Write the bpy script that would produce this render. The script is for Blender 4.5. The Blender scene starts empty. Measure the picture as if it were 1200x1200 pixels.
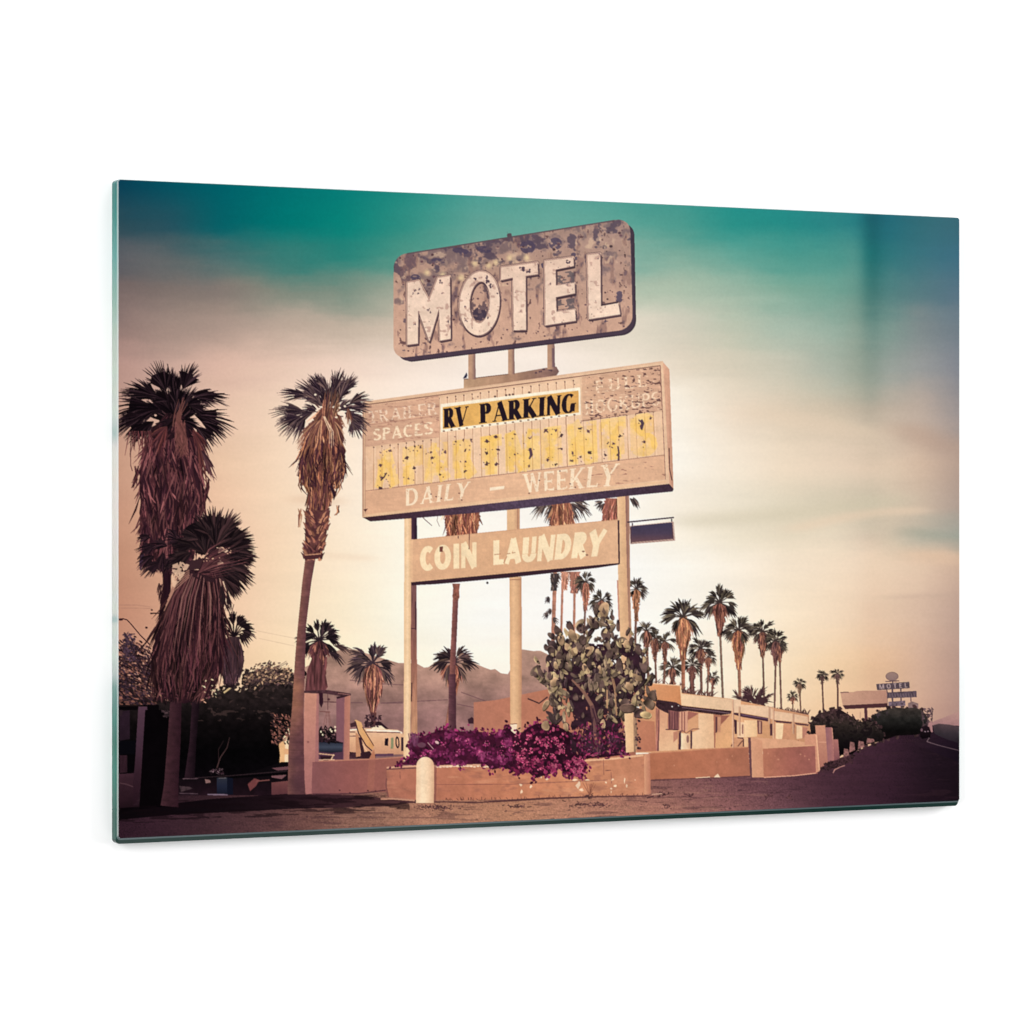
import bpy, math
import numpy as np

# ------------------------------------------------------------------ camera, world, lights, exposure
C = bpy.context.scene.collection
sc = bpy.context.scene
ALPHA = math.radians(25.6)          # the panel is turned away from the lens by this yaw
CX, CD, FPX = 0.0674, 4.232, 3868.0  # sideways offset, distance and focal length (in 1200-pixel units)
ca, sa = math.cos(ALPHA), math.sin(ALPHA)
cam_d = bpy.data.cameras.new('camera'); cam = bpy.data.objects.new('camera', cam_d); C.objects.link(cam)
cam.location = (-CX*ca - CD*sa, CX*sa - CD*ca, 0.0)
cam.rotation_euler = (math.pi/2, 0, -ALPHA)
cam_d.sensor_width = 36.0; cam_d.lens = 36.0*FPX/1200.0
cam_d.clip_start = 0.05; cam_d.clip_end = 100.0
sc.camera = cam
w = bpy.data.worlds.new('World'); sc.world = w; w.use_nodes = True
w.node_tree.nodes['Background'].inputs[0].default_value = (1, 1, 1, 1)
w.node_tree.nodes['Background'].inputs[1].default_value = 0.0
sc.view_settings.view_transform = 'Standard'; sc.view_settings.look = 'None'
sc.view_settings.exposure = 0.0; sc.view_settings.gamma = 1.0
sc.view_settings.use_curve_mapping = False

def lamp(name, loc, target, sx, sy, power):
    d = bpy.data.lights.new(name, 'AREA'); d.shape = 'RECTANGLE'; d.size = sx; d.size_y = sy; d.energy = power
    d.color = (1, 1, 1)
    o = bpy.data.objects.new(name, d); C.objects.link(o); o.location = loc
    dx, dy, dz = (target[i]-loc[i] for i in range(3))
    o.rotation_euler = (math.atan2(math.hypot(dx, dy), -dz), 0, math.atan2(dy, dx) - math.pi/2)
    return o
K_LIGHT = 1.36                      # what the soft boxes make of a white card on the wall
lamp('softbox_right', (7.4, -3.0, 1.2), (0.2, 0, 0), 4.0, 5.0, 855)
lamp('softbox_left', (-6.0, -3.4, 0.8), (-0.2, 0, 0), 4.0, 5.0, 531)
lamp('softbox_top', (0.3, -3.2, 6.2), (0, 0, 0), 6.0, 3.0, 330)
lamp('softbox_floor', (0.3, -3.2, -6.2), (0, 0, 0), 6.0, 3.0, 225)

lamp('strip_box_high_right', (2.78, -3.0, .66), (.55, 0, .2), .62, 1.0, 2.0)
lamp('strip_box_high_left', (1.58, -3.0, .80), (.05, 0, .25), .16, .7, .16)
# ------------------------------------------------------------------ the printed picture, drawn stroke by stroke
# The print is a flat sheet. Its drawing is laid out in print units (x to the right, y down), then carried onto
# the sheet's own grid of cells, each drawn thing keeping its own cells.
#ART BEGIN
rng = np.random.RandomState(7)
S = 3; AX0, AY0, AW, AH = 126, 200, 1008, 800
PW, PH = AW*S, AH*S
COL = np.zeros((PH, PW, 3), np.float32); IDM = np.zeros((PH, PW), np.int16)
IDS = []                                            # (name, parent id or None, label)
def reg(name, parent=None, label=None):
    IDS.append((name, parent, label)); return len(IDS)-1
def c8(*c): return np.array(c, np.float32)/255.0
def vnoise(sx, sy, seed, octv=1):
    r = np.random.RandomState(seed); out = np.zeros((PH, PW), np.float32); amp = 1.0; tot = 0
    for k in range(octv):
        gx = max(2, int(AW/sx)+3); gy = max(2, int(AH/sy)+3)
        g = r.rand(gy, gx).astype(np.float32)
        xs = np.linspace(0, gx-1.001, PW); ys = np.linspace(0, gy-1.001, PH)
        xi = xs.astype(int); yi = ys.astype(int); fx = (xs-xi).astype(np.float32); fy = (ys-yi).astype(np.float32)
        fx = fx*fx*(3-2*fx); fy = fy*fy*(3-2*fy)
        a = g[:, xi]*(1-fx)+g[:, np.minimum(xi+1, gx-1)]*fx
        out += amp*(a[yi]*(1-fy)[:, None]+a[np.minimum(yi+1, gy-1)]*fy[:, None]); tot += amp
        amp *= .55; sx *= .5; sy *= .5
    return out/tot-.5
NF = vnoise(2.2, 2.2, 1, 2); NM = vnoise(9, 9, 2, 3); NL = vnoise(60, 30, 3, 4); NB = vnoise(5.5, 4.5, 4, 2)
NV = vnoise(1.6, 14, 5, 2); NH = vnoise(26, 2.4, 6, 3)
def mask(cont):
    if not isinstance(cont[0][0], (tuple, list, np.ndarray)): cont = [cont]
    cs = [(np.asarray(c, np.float64)-(AX0, AY0))*S for c in cont]
    al = np.concatenate(cs)
    x0 = max(0, int(al[:, 0].min())-1); x1 = min(PW, int(al[:, 0].max())+2)
    y0 = max(0, int(al[:, 1].min())-1); y1 = min(PH, int(al[:, 1].max())+2)
    if x1 <= x0 or y1 <= y0: return None
    ys = np.arange(y0, y1)+.5; xs = np.arange(x0, x1)+.5
    cr = []
    for c in cs:
        a = c; b = np.roll(c, -1, 0)
        ay = a[:, 1][None]; by = b[:, 1][None]; yy = ys[:, None]
        hit = (ay <= yy) != (by <= yy)
        with np.errstate(divide='ignore', invalid='ignore'):
            x = a[:, 0][None]+(yy-ay)/(by-ay)*(b[:, 0]-a[:, 0])[None]
        cr.append(np.where(hit, x, np.inf))
    cr = np.sort(np.concatenate(cr, 1), 1)
    m = np.zeros((len(ys), len(xs)), bool)
    for k in range(0, cr.shape[1]-1, 2):
        if not np.isfinite(cr[:, k]).any(): break
        m |= (xs[None] >= cr[:, k][:, None]) & (xs[None] < cr[:, k+1][:, None])
    return slice(y0, y1), slice(x0, x1), m
def XY(sy, sx):
    xs = (np.arange(sx.start, sx.stop)+.5)/S+AX0; ys = (np.arange(sy.start, sy.stop)+.5)/S+AY0
    return xs[None, :], ys[:, None]
def put(r, col, id=None, a=1.0, nz=None, amp=0.0, where=None):
    if r is None: return
    sy, sx, m = r
    if where is not None: m = m & where(sy, sx)
    if callable(col): c = col(*XY(sy, sx)); c = np.broadcast_to(c, m.shape+(3,))[m]
    else: c = np.broadcast_to(np.asarray(col, np.float32), (int(m.sum()), 3))
    if nz is not None: c = c*(1+amp*nz[sy, sx][m][:, None])
    t = COL[sy, sx]; t[m] = t[m]*(1-a)+np.clip(c, 0, 1)*a
    if id is not None: IDM[sy, sx][m] = id
def poly(cont, col, id=None, a=1.0, nz=None, amp=0.0, where=None): put(mask(cont), col, id, a, nz, amp, where)
def Z(ox, oy, s, *p): return [(ox+x/s, oy+y/s) for x, y in p]
def grad(p0, p1, *cols):
    cols = np.array(cols, np.float32)/255.0; n = len(cols)-1
    dx, dy = p1[0]-p0[0], p1[1]-p0[1]; L = dx*dx+dy*dy
    def f(X, Y):
        t = np.clip(((X-p0[0])*dx+(Y-p0[1])*dy)/L, 0, .99999)*n
        i = t.astype(int); u = (t-i)[..., None]
        return cols[i]*(1-u)+cols[i+1]*u
    return f
def outline(pts, wd):
    p = np.asarray(pts, float); wd = np.broadcast_to(np.asarray(wd, float), (len(p),))
    d = np.gradient(p, axis=0); d /= np.maximum(np.hypot(d[:, 0], d[:, 1]), 1e-6)[:, None]
    n = np.stack([-d[:, 1], d[:, 0]], 1)*wd[:, None]/2
    return np.concatenate([p+n, (p-n)[::-1]])
def stroke(pts, wd, col, id=None, a=1.0, **k): poly(outline(pts, wd), col, id, a, **k)
def ell(cx, cy, rx, ry, rot=0, n=22, a0=0, a1=360):
    t = np.radians(np.linspace(a0, a1, n, endpoint=(a1-a0 != 360))); r = math.radians(rot)
    x = rx*np.cos(t); y = -ry*np.sin(t)
    return np.stack([cx+x*math.cos(r)+y*math.sin(r), cy-x*math.sin(r)+y*math.cos(r)], 1)
def soft(cx, cy, rx, ry, col, a, id=None):
    sy = slice(max(0, int((cy-2.5*ry-AY0)*S)), min(PH, int((cy+2.5*ry-AY0)*S)))
    sx = slice(max(0, int((cx-2.5*rx-AX0)*S)), min(PW, int((cx+2.5*rx-AX0)*S)))
    X, Y = XY(sy, sx); g = (a*np.exp(-((X-cx)/rx)**2-((Y-cy)/ry)**2))[..., None]
    if id is not None: g = g*(IDM[sy, sx] == id)[..., None]
    COL[sy, sx] = COL[sy, sx]*(1-g)+np.asarray(col, np.float32)*g
def softput(r, col, id, field, th, sf=.05, a=.8, w=None):
    sy, sx, m = r; g = np.clip((field[sy, sx]-th)/sf, 0, 1)*a*m
    if w is not None: g = np.clip((field[sy, sx]-w(*XY(sy, sx)))/sf, 0, 1)*a*m
    COL[sy, sx] = COL[sy, sx]*(1-g[..., None])+np.asarray(col, np.float32)*g[..., None]
def homog(q):
    (x0, y0), (x1, y1), (x2, y2), (x3, y3) = q      # TL TR BR BL  <- (0,0) (1,0) (1,1) (0,1)
    dx1, dx2, dy1, dy2 = x1-x2, x3-x2, y1-y2, y3-y2
    sx_, sy_ = x0-x1+x2-x3, y0-y1+y2-y3; D = dx1*dy2-dx2*dy1
    g = (sx_*dy2-dx2*sy_)/D; h = (dx1*sy_-sx_*dy1)/D
    a, b, c = x1-x0+g*x1, x3-x0+h*x3, x0; d, e, f = y1-y0+g*y1, y3-y0+h*y3, y0
    def m(P):
        P = np.asarray(P, float); u, v = P[..., 0], P[..., 1]; k = g*u+h*v+1
        return np.stack([(a*u+b*v+c)/k, (d*u+e*v+f)/k], -1)
    return m
# ---- lettering: every letter is built from stems, hairlines, bowls and serifs
def glyph(ch, T, t, serif):
    o = []
    def ln(x0, y0, x1, y1, wd): o.append([outline([(x0, y0), (x1, y1)], wd)])
    def V(x, y0=0, y1=1, wd=None): ln(x, y0, x, y1, wd or T)
    def Hh(y, x0, x1, wd=None): ln(x0, y, x1, y, wd or t)
    def arc(cx, cy, rx, ry, a0, a1, n=26):
        a = np.radians(np.linspace(a0, a1, n)); wd = t+(T-t)*np.abs(np.cos(a))
        co, si = np.cos(a), np.sin(a)
        ou = np.stack([cx+(rx+wd/2)*co, cy+(ry+wd/2*1)*si], 1); inn = np.stack([cx+(rx-wd/2)*co, cy+(ry-wd/2)*si], 1)
        o.append([np.concatenate([ou, inn[::-1]])])
    def sf(x, y, w_=None):
        if serif:
            w_ = w_ or (T+.15); h = .05
            o.append([np.array([(x-w_/2, y), (x+w_/2, y), (x+w_/2, y+(h if y < .5 else -h)), (x-w_/2, y+(h if y < .5 else -h))])])
    h = t/2; W = .72
    if ch == 'A': ln(.1, 0, .4, 1, t); ln(.38, 1, .72, 0, T); Hh(.3, .18, .62); sf(.1, 0, .24); sf(.72, 0); W = .82
    elif ch == 'C': arc(.42, .5, .42-T/2, .5-h, 48, 312); W = .74
    elif ch == 'G': arc(.42, .5, .42-T/2, .5-h, 48, 325); V(.72-T/4, .06, .45); sf(.7, .45, .3); W = .86
    elif ch == 'D': V(T/2+.05); arc(.34, .5, .42-T/2+.04, .5-h, -90, 90); Hh(1-h, .05, .36); Hh(h, .05, .36); W = .82
    elif ch in 'EF':
        V(T/2+.05); Hh(1-h, .05, .6); Hh(.5, .05, .52)
        if ch == 'E': Hh(h, .05, .62)
        if serif: V(.6, .82, 1, .05); V(.5, .4, .6, .05)
        if serif and ch == 'E': V(.62, 0, .18, .05)
        if ch == 'F': sf(T/2+.05, 0)
        W = .66
    elif ch == 'H': V(T/2+.05); V(.72-T/2); Hh(.5, .1, .65); [sf(x, y) for x in (T/2+.05, .72-T/2) for y in (0, 1)]; W = .8
    elif ch == 'I': V(T/2+.08); sf(T/2+.08, 0); sf(T/2+.08, 1); W = T+.16
    elif ch == 'K': V(T/2+.05); ln(T+.02, .4, .66, 1, t); ln(.3, .58, .7, 0, T); sf(T/2+.05, 0); sf(T/2+.05, 1); sf(.64, 1, .26); sf(.7, 0); W = .82
    elif ch == 'L': V(T/2+.05); Hh(h, .05, .6); sf(T/2+.05, 1); (V(.6, 0, .2, .05) if serif else None); W = .64
    elif ch == 'M': V(.1, 0, 1, max(t, T*.75)); V(.86); ln(.1, 1, .48, 0, T); ln(.48, 0, .84, 1, t); sf(.1, 0, .25); sf(.86, 0); W = .98
    elif ch == 'N': V(.12, 0, 1, max(t, T*.6)); V(.7, 0, 1, max(t, T*.6)); ln(.12, 1, .7, 0, T*1.05); sf(.1, 0, .25); sf(.72, 1, .25); W = .82
    elif ch == 'O': arc(.44, .5, .44-T/2, .5-h, 0, 360, 40); W = .9
    elif ch in 'PR':
        V(T/2+.05); arc(.32, .735, .34-T/2, .265-h, -90, 90); Hh(1-h, .05, .34); Hh(.47+h, .05, .34); sf(T/2+.05, 0); sf(T/2+.05, 1, T+.1); W = .68
        if ch == 'R': ln(.36, .5, .66, 0, T); sf(.68, 0, T+.06); W = .78
    elif ch == 'S': arc(.33, .735, .3-T/3, .265-h, 30, 270, 20); arc(.33, .265, .32-T/3, .265-h, -150, 90, 20); W = .66
    elif ch == 'T': V(.36); Hh(1-h, .0, .72); sf(.36, 0); (V(.02, .8, 1, .05), V(.7, .8, 1, .05)) if serif else None; W = .72
    elif ch == 'U': V(T/2+.05, .35, 1); V(.72-t/2, .35, 1, max(t, T*.6)); arc(.4, .34, .35-T/2+.02, .34-h, 180, 360, 20); sf(T/2+.05, 1); sf(.7, 1, .22); W = .8
    elif ch == 'V': ln(.1, 1, .4, 0, T); ln(.4, 0, .7, 1, t); sf(.1, 1); sf(.7, 1, .22); W = .8
    elif ch == 'W': ln(.08, 1, .32, 0, T); ln(.32, 0, .52, 1, t); ln(.5, 1, .76, 0, T); ln(.76, 0, .98, 1, t); sf(.08, 1); sf(.98, 1, .22); W = 1.08
    elif ch == 'Y': ln(.08, 1, .38, .45, T); ln(.38, .45, .68, 1, t); V(.38, 0, .48); sf(.08, 1); sf(.68, 1, .22); sf(.38, 0); W = .76
    elif ch == '-': Hh(.45, .05, .5, T*.8); W = .6
    else: W = .42
    return o, W
def text(s, quad, T, t, serif, col, id=None, a=1.0, gap=.06, where=None, nz=None, amp=0, off=(0, 0)):
    m = homog(quad); gl = [glyph(c, T, t, serif) for c in s]
    tot = sum(g[1] for g in gl)+gap*(len(s)-1); x = 0
    for g, W in gl:
        for cont in g:
            q = [m(np.stack([(c[:, 0]+x)/tot, 1-c[:, 1]], 1))+off for c in cont]
            poly(q, col, id, a, where=where, nz=nz, amp=amp)
        x += W+gap
# ---- sky
SX = [126, 200, 260, 330, 400, 470, 560, 650, 740, 800, 860, 920, 980, 1005, 1020, 1040, 1080, 1134]
SKY = {  # weak glass reflection left of the dark band is painted into the ink
 212: [(10,58,80),(2,80,94),(0,95,103),(2,110,110),(6,120,115),(28,134,124),(74,156,146),(84,160,150),(50,142,133),(50,142,135),(26,134,128),(36,130,130),(38,122,126),(34,112,120),(6,86,99),(45,104,120),(48,104,116),(48,97,108)],
 260: [(48,74,84),(38,80,92),(5,96,102),(0,116,112),(8,128,118),(45,140,128),(95,160,148),(100,165,152),(85,158,145),(75,152,140),(42,144,135),(36,138,132),(42,130,130),(42,124,128),(12,92,102),(48,110,122),(50,108,118),(48,102,115)],
 300: [(82,84,92),(80,95,98),(75,108,108),(58,122,115),(40,128,118),(75,145,130),(120,168,152),(130,172,158),(125,170,155),(125,168,152),(98,162,148),(76,152,140),(75,148,138),(82,146,138),(32,106,108),(58,120,125),(62,114,125),(62,105,125)],
 340: [(112,98,97),(125,112,106),(138,125,115),(130,137,124),(125,142,128),(155,165,148),(192,190,172),(195,195,178),(180,192,172),(170,188,168),(150,178,160),(125,168,150),(110,160,145),(105,150,138),(64,116,112),(90,134,132),(90,124,130),(88,112,130)],
 380: [(138,113,107),(155,132,120),(166,142,128),(182,160,143),(192,172,153),(208,188,168),(228,210,192),(232,216,200),(225,214,195),(206,201,183),(185,192,172),(165,182,165),(145,168,152),(135,155,140),(106,136,126),(125,150,140),(125,135,135),(108,120,130)],
 430: [(175,136,124),(196,156,138),(212,170,148),(222,185,162),(233,200,178),(241,216,196),(247,230,215),(246,230,216),(242,227,208),(228,212,190),(211,200,178),(195,190,170),(170,173,155),(152,158,140),(137,147,132),(155,159,148),(150,149,145),(122,124,132)],
 480: [(186,142,123),(208,165,142),(222,180,152),(235,200,170),(243,215,188),(248,226,205),(250,236,222),(252,240,228),(252,242,230),(248,236,218),(235,215,192),(216,196,171),(200,180,155),(188,170,147),(176,161,140),(189,170,150),(184,164,148),(142,133,132)],
 540: [(192,143,117),(212,165,135),(228,185,150),(240,205,172),(247,220,192),(250,230,210),(252,240,226),(253,244,234),(254,246,236),(253,243,228),(246,229,207),(238,215,188),(229,203,176),(224,197,170),(220,193,166),(222,195,168),(210,180,155),(172,146,131)],
 595: [(190,138,112),(210,160,128),(228,182,147),(240,205,170),(246,220,192),(250,232,210),(253,241,228),(254,245,235),(254,244,230),(247,234,215),(235,222,200),(222,207,181),(212,195,168),(204,187,161),(196,181,156),(205,185,160),(200,176,153),(163,142,130)],
 630: [(188,134,107),(208,157,124),(228,180,145),(240,204,168),(247,221,190),(250,234,211),(253,242,229),(254,246,237),(254,245,233),(249,237,218),(238,224,200),(228,211,184),(224,204,177),(216,193,167),(208,184,159),(205,184,158),(182,171,151),(150,150,138)],
 660: [(186,131,104),(207,154,121),(228,180,145),(240,205,168),(248,222,190),(250,235,212),(253,243,230),(255,246,238),(255,248,240),(254,245,232),(250,236,217),(243,222,196),(239,213,184),(235,207,178),(232,202,172),(232,202,172),(225,193,165),(198,165,142)],
 720: [(183,126,100),(204,149,117),(232,185,148),(242,208,170),(250,225,190),(252,238,215),(255,246,236),(255,247,240),(255,247,238),(255,244,230),(253,238,218),(248,225,195),(240,210,178),(233,200,168),(227,191,160),(225,190,160),(214,180,155),(183,151,135)],
 780: [(188,132,108),(206,152,122),(231,186,146),(241,206,162),(249,221,183),(251,233,206),(253,241,223),(254,243,228),(254,243,227),(253,239,218),(252,232,205),(246,218,182),(238,200,158),(231,190,149),(225,181,142),(222,178,141),(208,168,142),(176,141,127)],
 850: [(190,138,110),(206,152,120),(229,184,144),(240,203,158),(247,216,176),(250,228,196),(252,236,214),(253,239,220),(252,236,214),(252,232,206),(250,225,190),(242,208,168),(232,185,142),(226,178,138),(220,171,134),(216,168,132),(200,155,130),(170,131,121)]}
def paint_sky():
    ky = sorted(SKY); G = np.array([SKY[k] for k in ky], np.float32)/255
    lf = np.interp(SX, [126, 230, 470, 600, 860, 1000, 1134], [.5, 1.2, 1.1, .4, .4, .9, .5]); tp = np.interp(ky, [340, 440], [0, 1])
    G = np.clip(G+(tp[:, None]*lf[None])[..., None]*np.array([6, 11, 15])/255, 0, 1)
    # these columns of the photograph carry a window-like reflection; the ink under it is a little deeper
    for j, y in enumerate(ky):
        s = np.interp(y, [440, 520, 600], [1, .45, 0])
        for i, g in ((13, .006), (14, .014), (15, .028), (16, .035), (17, .038)):
            l = ((G[j, i]+.055)/1.055)**2.4; l = np.maximum(l-g*s, .004); G[j, i] = 1.055*l**(1/2.4)-.055
    ys = (np.arange(PH)+.5)/S+AY0; xs = (np.arange(PW)+.5)/S+AX0
    # wisps: bend the rows with streaky noise before looking the colours up
    rows = np.stack([[np.interp(xs, SX, G[j, :, c]) for c in range(3)] for j in range(len(ky))])   # j,c,x
    for k in range(2):
        n = 25
        rows = np.apply_along_axis(lambda v: np.convolve(np.pad(v, n, 'edge'), np.ones(2*n+1)/(2*n+1), 'valid'), 2, rows) if k == 0 else rows
    wob = 22*NL+14*vnoise(120, 14, 11, 4)+1.2*NH
    yy = ys[:, None]+wob*np.clip((ys[:, None]-205)/60, 0.25, 1)
    j = np.clip(np.searchsorted(ky, yy)-1, 0, len(ky)-2); kk = np.array(ky, float)
    u = np.clip((yy-kk[j])/(kk[j+1]-kk[j]), 0, 1); u = (u*u*(3-2*u)*.5+u*.5).astype(np.float32)
    ix = np.arange(PW)[None]
    for c in range(3): COL[..., c] = rows[j, c, ix]*(1-u)+rows[j+1, c, ix]*u
    COL[:] *= (1+.05*vnoise(160, 22, 21, 4)+.008*NH)[..., None]
I_SKY = reg('sky', None, 'teal sky fading down to hazy peach cloud')
paint_sky(); IDM[:] = I_SKY
def wisp(pts, wd, col, a):      # a soft long cloud
    p = np.asarray(pts, float)
    for k in range(len(p)-1):
        for u in np.linspace(0, 1, 12, endpoint=False):
            q = p[k]*(1-u)+p[k+1]*u; soft(q[0], q[1], wd*3.2, wd, col, a*.22)
wisp([(800,612),(870,606),(940,602),(1010,592),(1060,585)], 9, c8(212,200,174), .35)
wisp([(930,620),(980,608),(1030,600),(1085,598)], 5, c8(236,208,180), .5)
wisp([(1060,622),(1120,632)], 6, c8(150,158,142), .3)
wisp([(1070,648),(1124,655)], 8, c8(232,196,166), .5)
wisp([(1040,700),(1124,697)], 3, c8(190,165,148), .5)
wisp([(150,290),(210,325),(280,350)], 12, c8(120,112,110), .3)
wisp([(880,480),(960,497),(1040,512)], 10, c8(232,208,182), .35)
wisp([(1060,500),(1124,530)], 9, c8(180,148,128), .45)
wisp([(345,585),(400,588)], 5, c8(226,190,160), .5)
wisp([(370,650),(440,655)], 4, c8(238,208,180), .5)
# wires
I_WIRE = reg('overhead_wire', None, 'short loose wire end hanging by the laundry sign')
for p in ([(139,709),(160,709),(176,711)], [(139,712.5),(178,713)], [(139,758),(175,759)], [(300,739),(345,748)], [(303,748),(345,757)]):
    stroke(p, .6, c8(150,105,92), reg('overhead_wire'), .5 if p[0][0] < 200 else .25)
# ---- mountains
I_MTN = reg('mountain_range', None, 'hazy brown mountains behind the palms')
ridge = [(340,790),(376,773),(392,764),(402,760),(415,761),(440,769),(467,777),(488,777.5),(497,782.5),(502,781.7),(508,777.5),(525,772),(540,771),(553,776),(567,782),(575,785),(580,784),(587,789),(595,790),(599,783),(606,765),(612,761),(625,763),(633,762.5),(642,767),(660,772),(690,781),(720,790),(745,800)]
poly(ridge+[(745,900),(340,900)], grad((0,760),(0,870), (188,146,126),(176,134,118),(158,116,110),(146,104,102)), I_MTN, nz=NM, amp=.10)
mmask = mask(ridge+[(745,900),(340,900)])
m1 = vnoise(20, 16, 31, 4); m2 = vnoise(46, 9, 32, 4)
t = COL[mmask[0], mmask[1]]; k_ = np.clip(1+.42*m1[mmask[0], mmask[1]]-.25*np.abs(m2[mmask[0], mmask[1]]), .6, 1.3)[..., None]; t[mmask[2]] = (t*k_)[mmask[2]]
for p in ([(410,797),(440,801),(480,803)], [(411,823.5),(425,823.5)], [(446,824),(472,824)], [(446,824),(525,820)], [(540,811),(570,822)], [(535,825),(555,829)]):
    stroke(p, .9, c8(105,70,76), reg('overhead_wire'), .75)
far = [(1085,850),(1097,844),(1103,842),(1108,840),(1115,837),(1124,834),(1134,831),(1134,856),(1085,856)]
I_FAR = reg('mountain_range', None, 'faint pink far mountain at the right edge')
poly(far, grad((0,834),(0,853), (186,142,132),(160,116,116)), I_FAR, nz=NM, amp=.08)
# ---- ground
I_GRD = reg('ground', None, 'dusty reddish lot in front of the walls')
gx = [126,180,240,300,360,430,500,600,700,780,850,920,980,1040,1090,1134]
gt = np.array([(22,12,16),(20,12,16),(30,16,22),(48,26,34),(80,48,52),(120,76,68),(150,98,78),(160,106,82),(150,98,80),(122,78,78),(104,64,72),(84,50,60),(72,42,54),(60,34,48),(34,20,30),(24,14,22)], float)/255
gb = np.array([(44,24,34),(52,30,40),(64,40,46),(84,54,56),(112,74,68),(146,102,86),(176,122,98),(186,130,100),(180,124,102),(172,116,100),(152,100,95),(112,72,78),(74,44,56),(50,28,40),(34,18,28),(22,12,18)], float)/255
def gcol(X, Y):
    t = np.clip((Y-895-0*X)/60, 0, 1)[..., None]
    a = np.stack([np.interp(X, gx, gt[:, c]) for c in range(3)], -1); b = np.stack([np.interp(X, gx, gb[:, c]) for c in range(3)], -1)
    return (a*(1-t)+b*t)
GR = [(126,925),(200,915),(300,905),(400,900),(700,900),(880,895),(960,890),(985,888),(1028,870),(1050,862),(1085,855),(1134,852),(1134,1000),(126,1000)]
poly(GR, gcol, I_GRD, nz=NH, amp=.16)
NG = vnoise(1.2, .9, 44, 2)
put(mask(GR), lambda X, Y: gcol(X, Y)*1.25, None, .5, where=lambda sy, sx: (NG[sy, sx] > .17)&(XY(sy, sx)[0] < 930))
put(mask(GR), lambda X, Y: gcol(X, Y)*.7, None, .5, where=lambda sy, sx: (NG[sy, sx] < -.19))
gm = mask(GR)
put(gm, c8(60,36,44), None, .30, where=lambda sy, sx: (vnoise(34, 3.0, 41, 3)[sy, sx] > .17))
put(gm, c8(215,160,125), None, .16, where=lambda sy, sx: (vnoise(26, 2.2, 42, 3)[sy, sx] > .17)&(XY(sy, sx)[0] > 380)&(XY(sy, sx)[0] < 900))
put(gm, c8(50,30,40), None, .45, where=lambda sy, sx: (vnoise(5, 1.4, 43, 2)[sy, sx] > .33))
# ---- road
I_ROAD = reg('road', None, 'dark asphalt road bending away at the right')
poly([(1069,869),(1080,864),(1088,858),(1092,850),(1110,850),(1134,851),(1134,897),(1124,893),(1100,884),(1080,876)], grad((1075,862),(1124,890), (46,28,38),(34,20,32),(22,12,24)), I_ROAD, nz=NH, amp=.2)
poly([(1093,850),(1100,848),(1112,849),(1124,851.5),(1134,852),(1134,874),(1108,866),(1095,860)], grad((0,848),(0,872), (84,66,70),(50,42,48),(34,26,34)), I_ROAD, nz=NM, amp=.3)
I_LINE = reg('road_line', I_ROAD)
stroke([(1086,869),(1089,864.5)], 1.0, c8(150,125,125), I_LINE, .7)
stroke([(1086,869),(1092,871),(1100,873.4),(1112,876.5),(1134,882)], [1.2,1.0,.9,.8,.8], c8(130,105,110), I_LINE, .75)
# ---- fans and palms
def jit(c, s=.12): return np.clip(np.asarray(c)*(1+s*(rng.rand()*2-1)), 0, 1)
def fan(hx, hy, ang, L, spread, n, cols, id, wd=1.5, droop=.12, web=.5, webc=None):
    if web:
        aa = np.radians(ang+np.linspace(-spread/2, spread/2, 9)); rr = L*web*(.9+.2*rng.rand(9))
        poly([(hx, hy)]+[(hx+r*math.cos(a), hy-r*math.sin(a)+droop*L*.2) for a, r in zip(aa, rr)], webc if webc is not None else cols[0], id, nz=NF, amp=.35)
    for i in range(n):
        t = (i/(n-1)-.5) if n > 1 else 0
        a = math.radians(ang+spread*t+rng.randn()*3); l = L*(1-.35*abs(2*t)**2)*(.82+.28*rng.rand())
        dx, dy = math.cos(a), -math.sin(a); dr = droop*l*(.6+.8*rng.rand())
        p = [(hx, hy), (hx+dx*l*.35, hy+dy*l*.35), (hx+dx*l*.7, hy+dy*l*.7+dr*.35), (hx+dx*l, hy+dy*l+dr)]
        stroke(p, [wd*.5, wd, wd*.75, .15], jit(cols[rng.randint(len(cols))], .25), id)
def curve(b, y):
    b = np.asarray(b, float); return np.interp(y, b[:, 1], b[:, 0])
def skirt(lb, rb, cols, id, n, seg=(14, 30), wd=1.6, base=None, rag=3.0):
    y0 = lb[0][1]; y1 = max(lb[-1][1], rb[-1][1])
    yy = np.linspace(y0, y1, 26)
    L = [(curve(lb, y)+rng.randn()*.8, y) for y in yy]; R = [(curve(rb, y)+rng.randn()*.8, y) for y in yy]
    bot = [(L[-1][0]*(1-u)+R[-1][0]*u, y1+rng.rand()*rag*1.2) for u in np.linspace(.02, .98, 12)]
    poly(L+bot+R[::-1], base if base is not None else cols[0], id, nz=NV, amp=.6)
    for i in range(n):
        u = rng.rand(); cl_ = .62+.62*abs(math.sin(u*8.5+y0*.7+.8*math.sin(i*.001+y0))); l = seg[0]+(seg[1]-seg[0])*rng.rand(); ya = y0+(y1-y0)*rng.rand()*.93; yb = min(ya+l, y1+rag*rng.rand())
        ym = (ya+yb)/2; o = rng.randn()*.085
        f = lambda y, uu: curve(lb, y)*(1-uu)+curve(rb, y)*uu
        e = (u-.5)*rag*1.4 if (u < .08 or u > .92) else 0
        stroke([(f(ya, u), ya), (f(ym, u+o*.5), ym), (f(yb, u+o)+e, yb)], [.4, wd*(.6+.7*rng.rand()), .2], jit(np.asarray(cols[rng.randint(len(cols))])*min(1.15, cl_+.12*math.sin(ya*.11+u*5)), .25), id)
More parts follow.
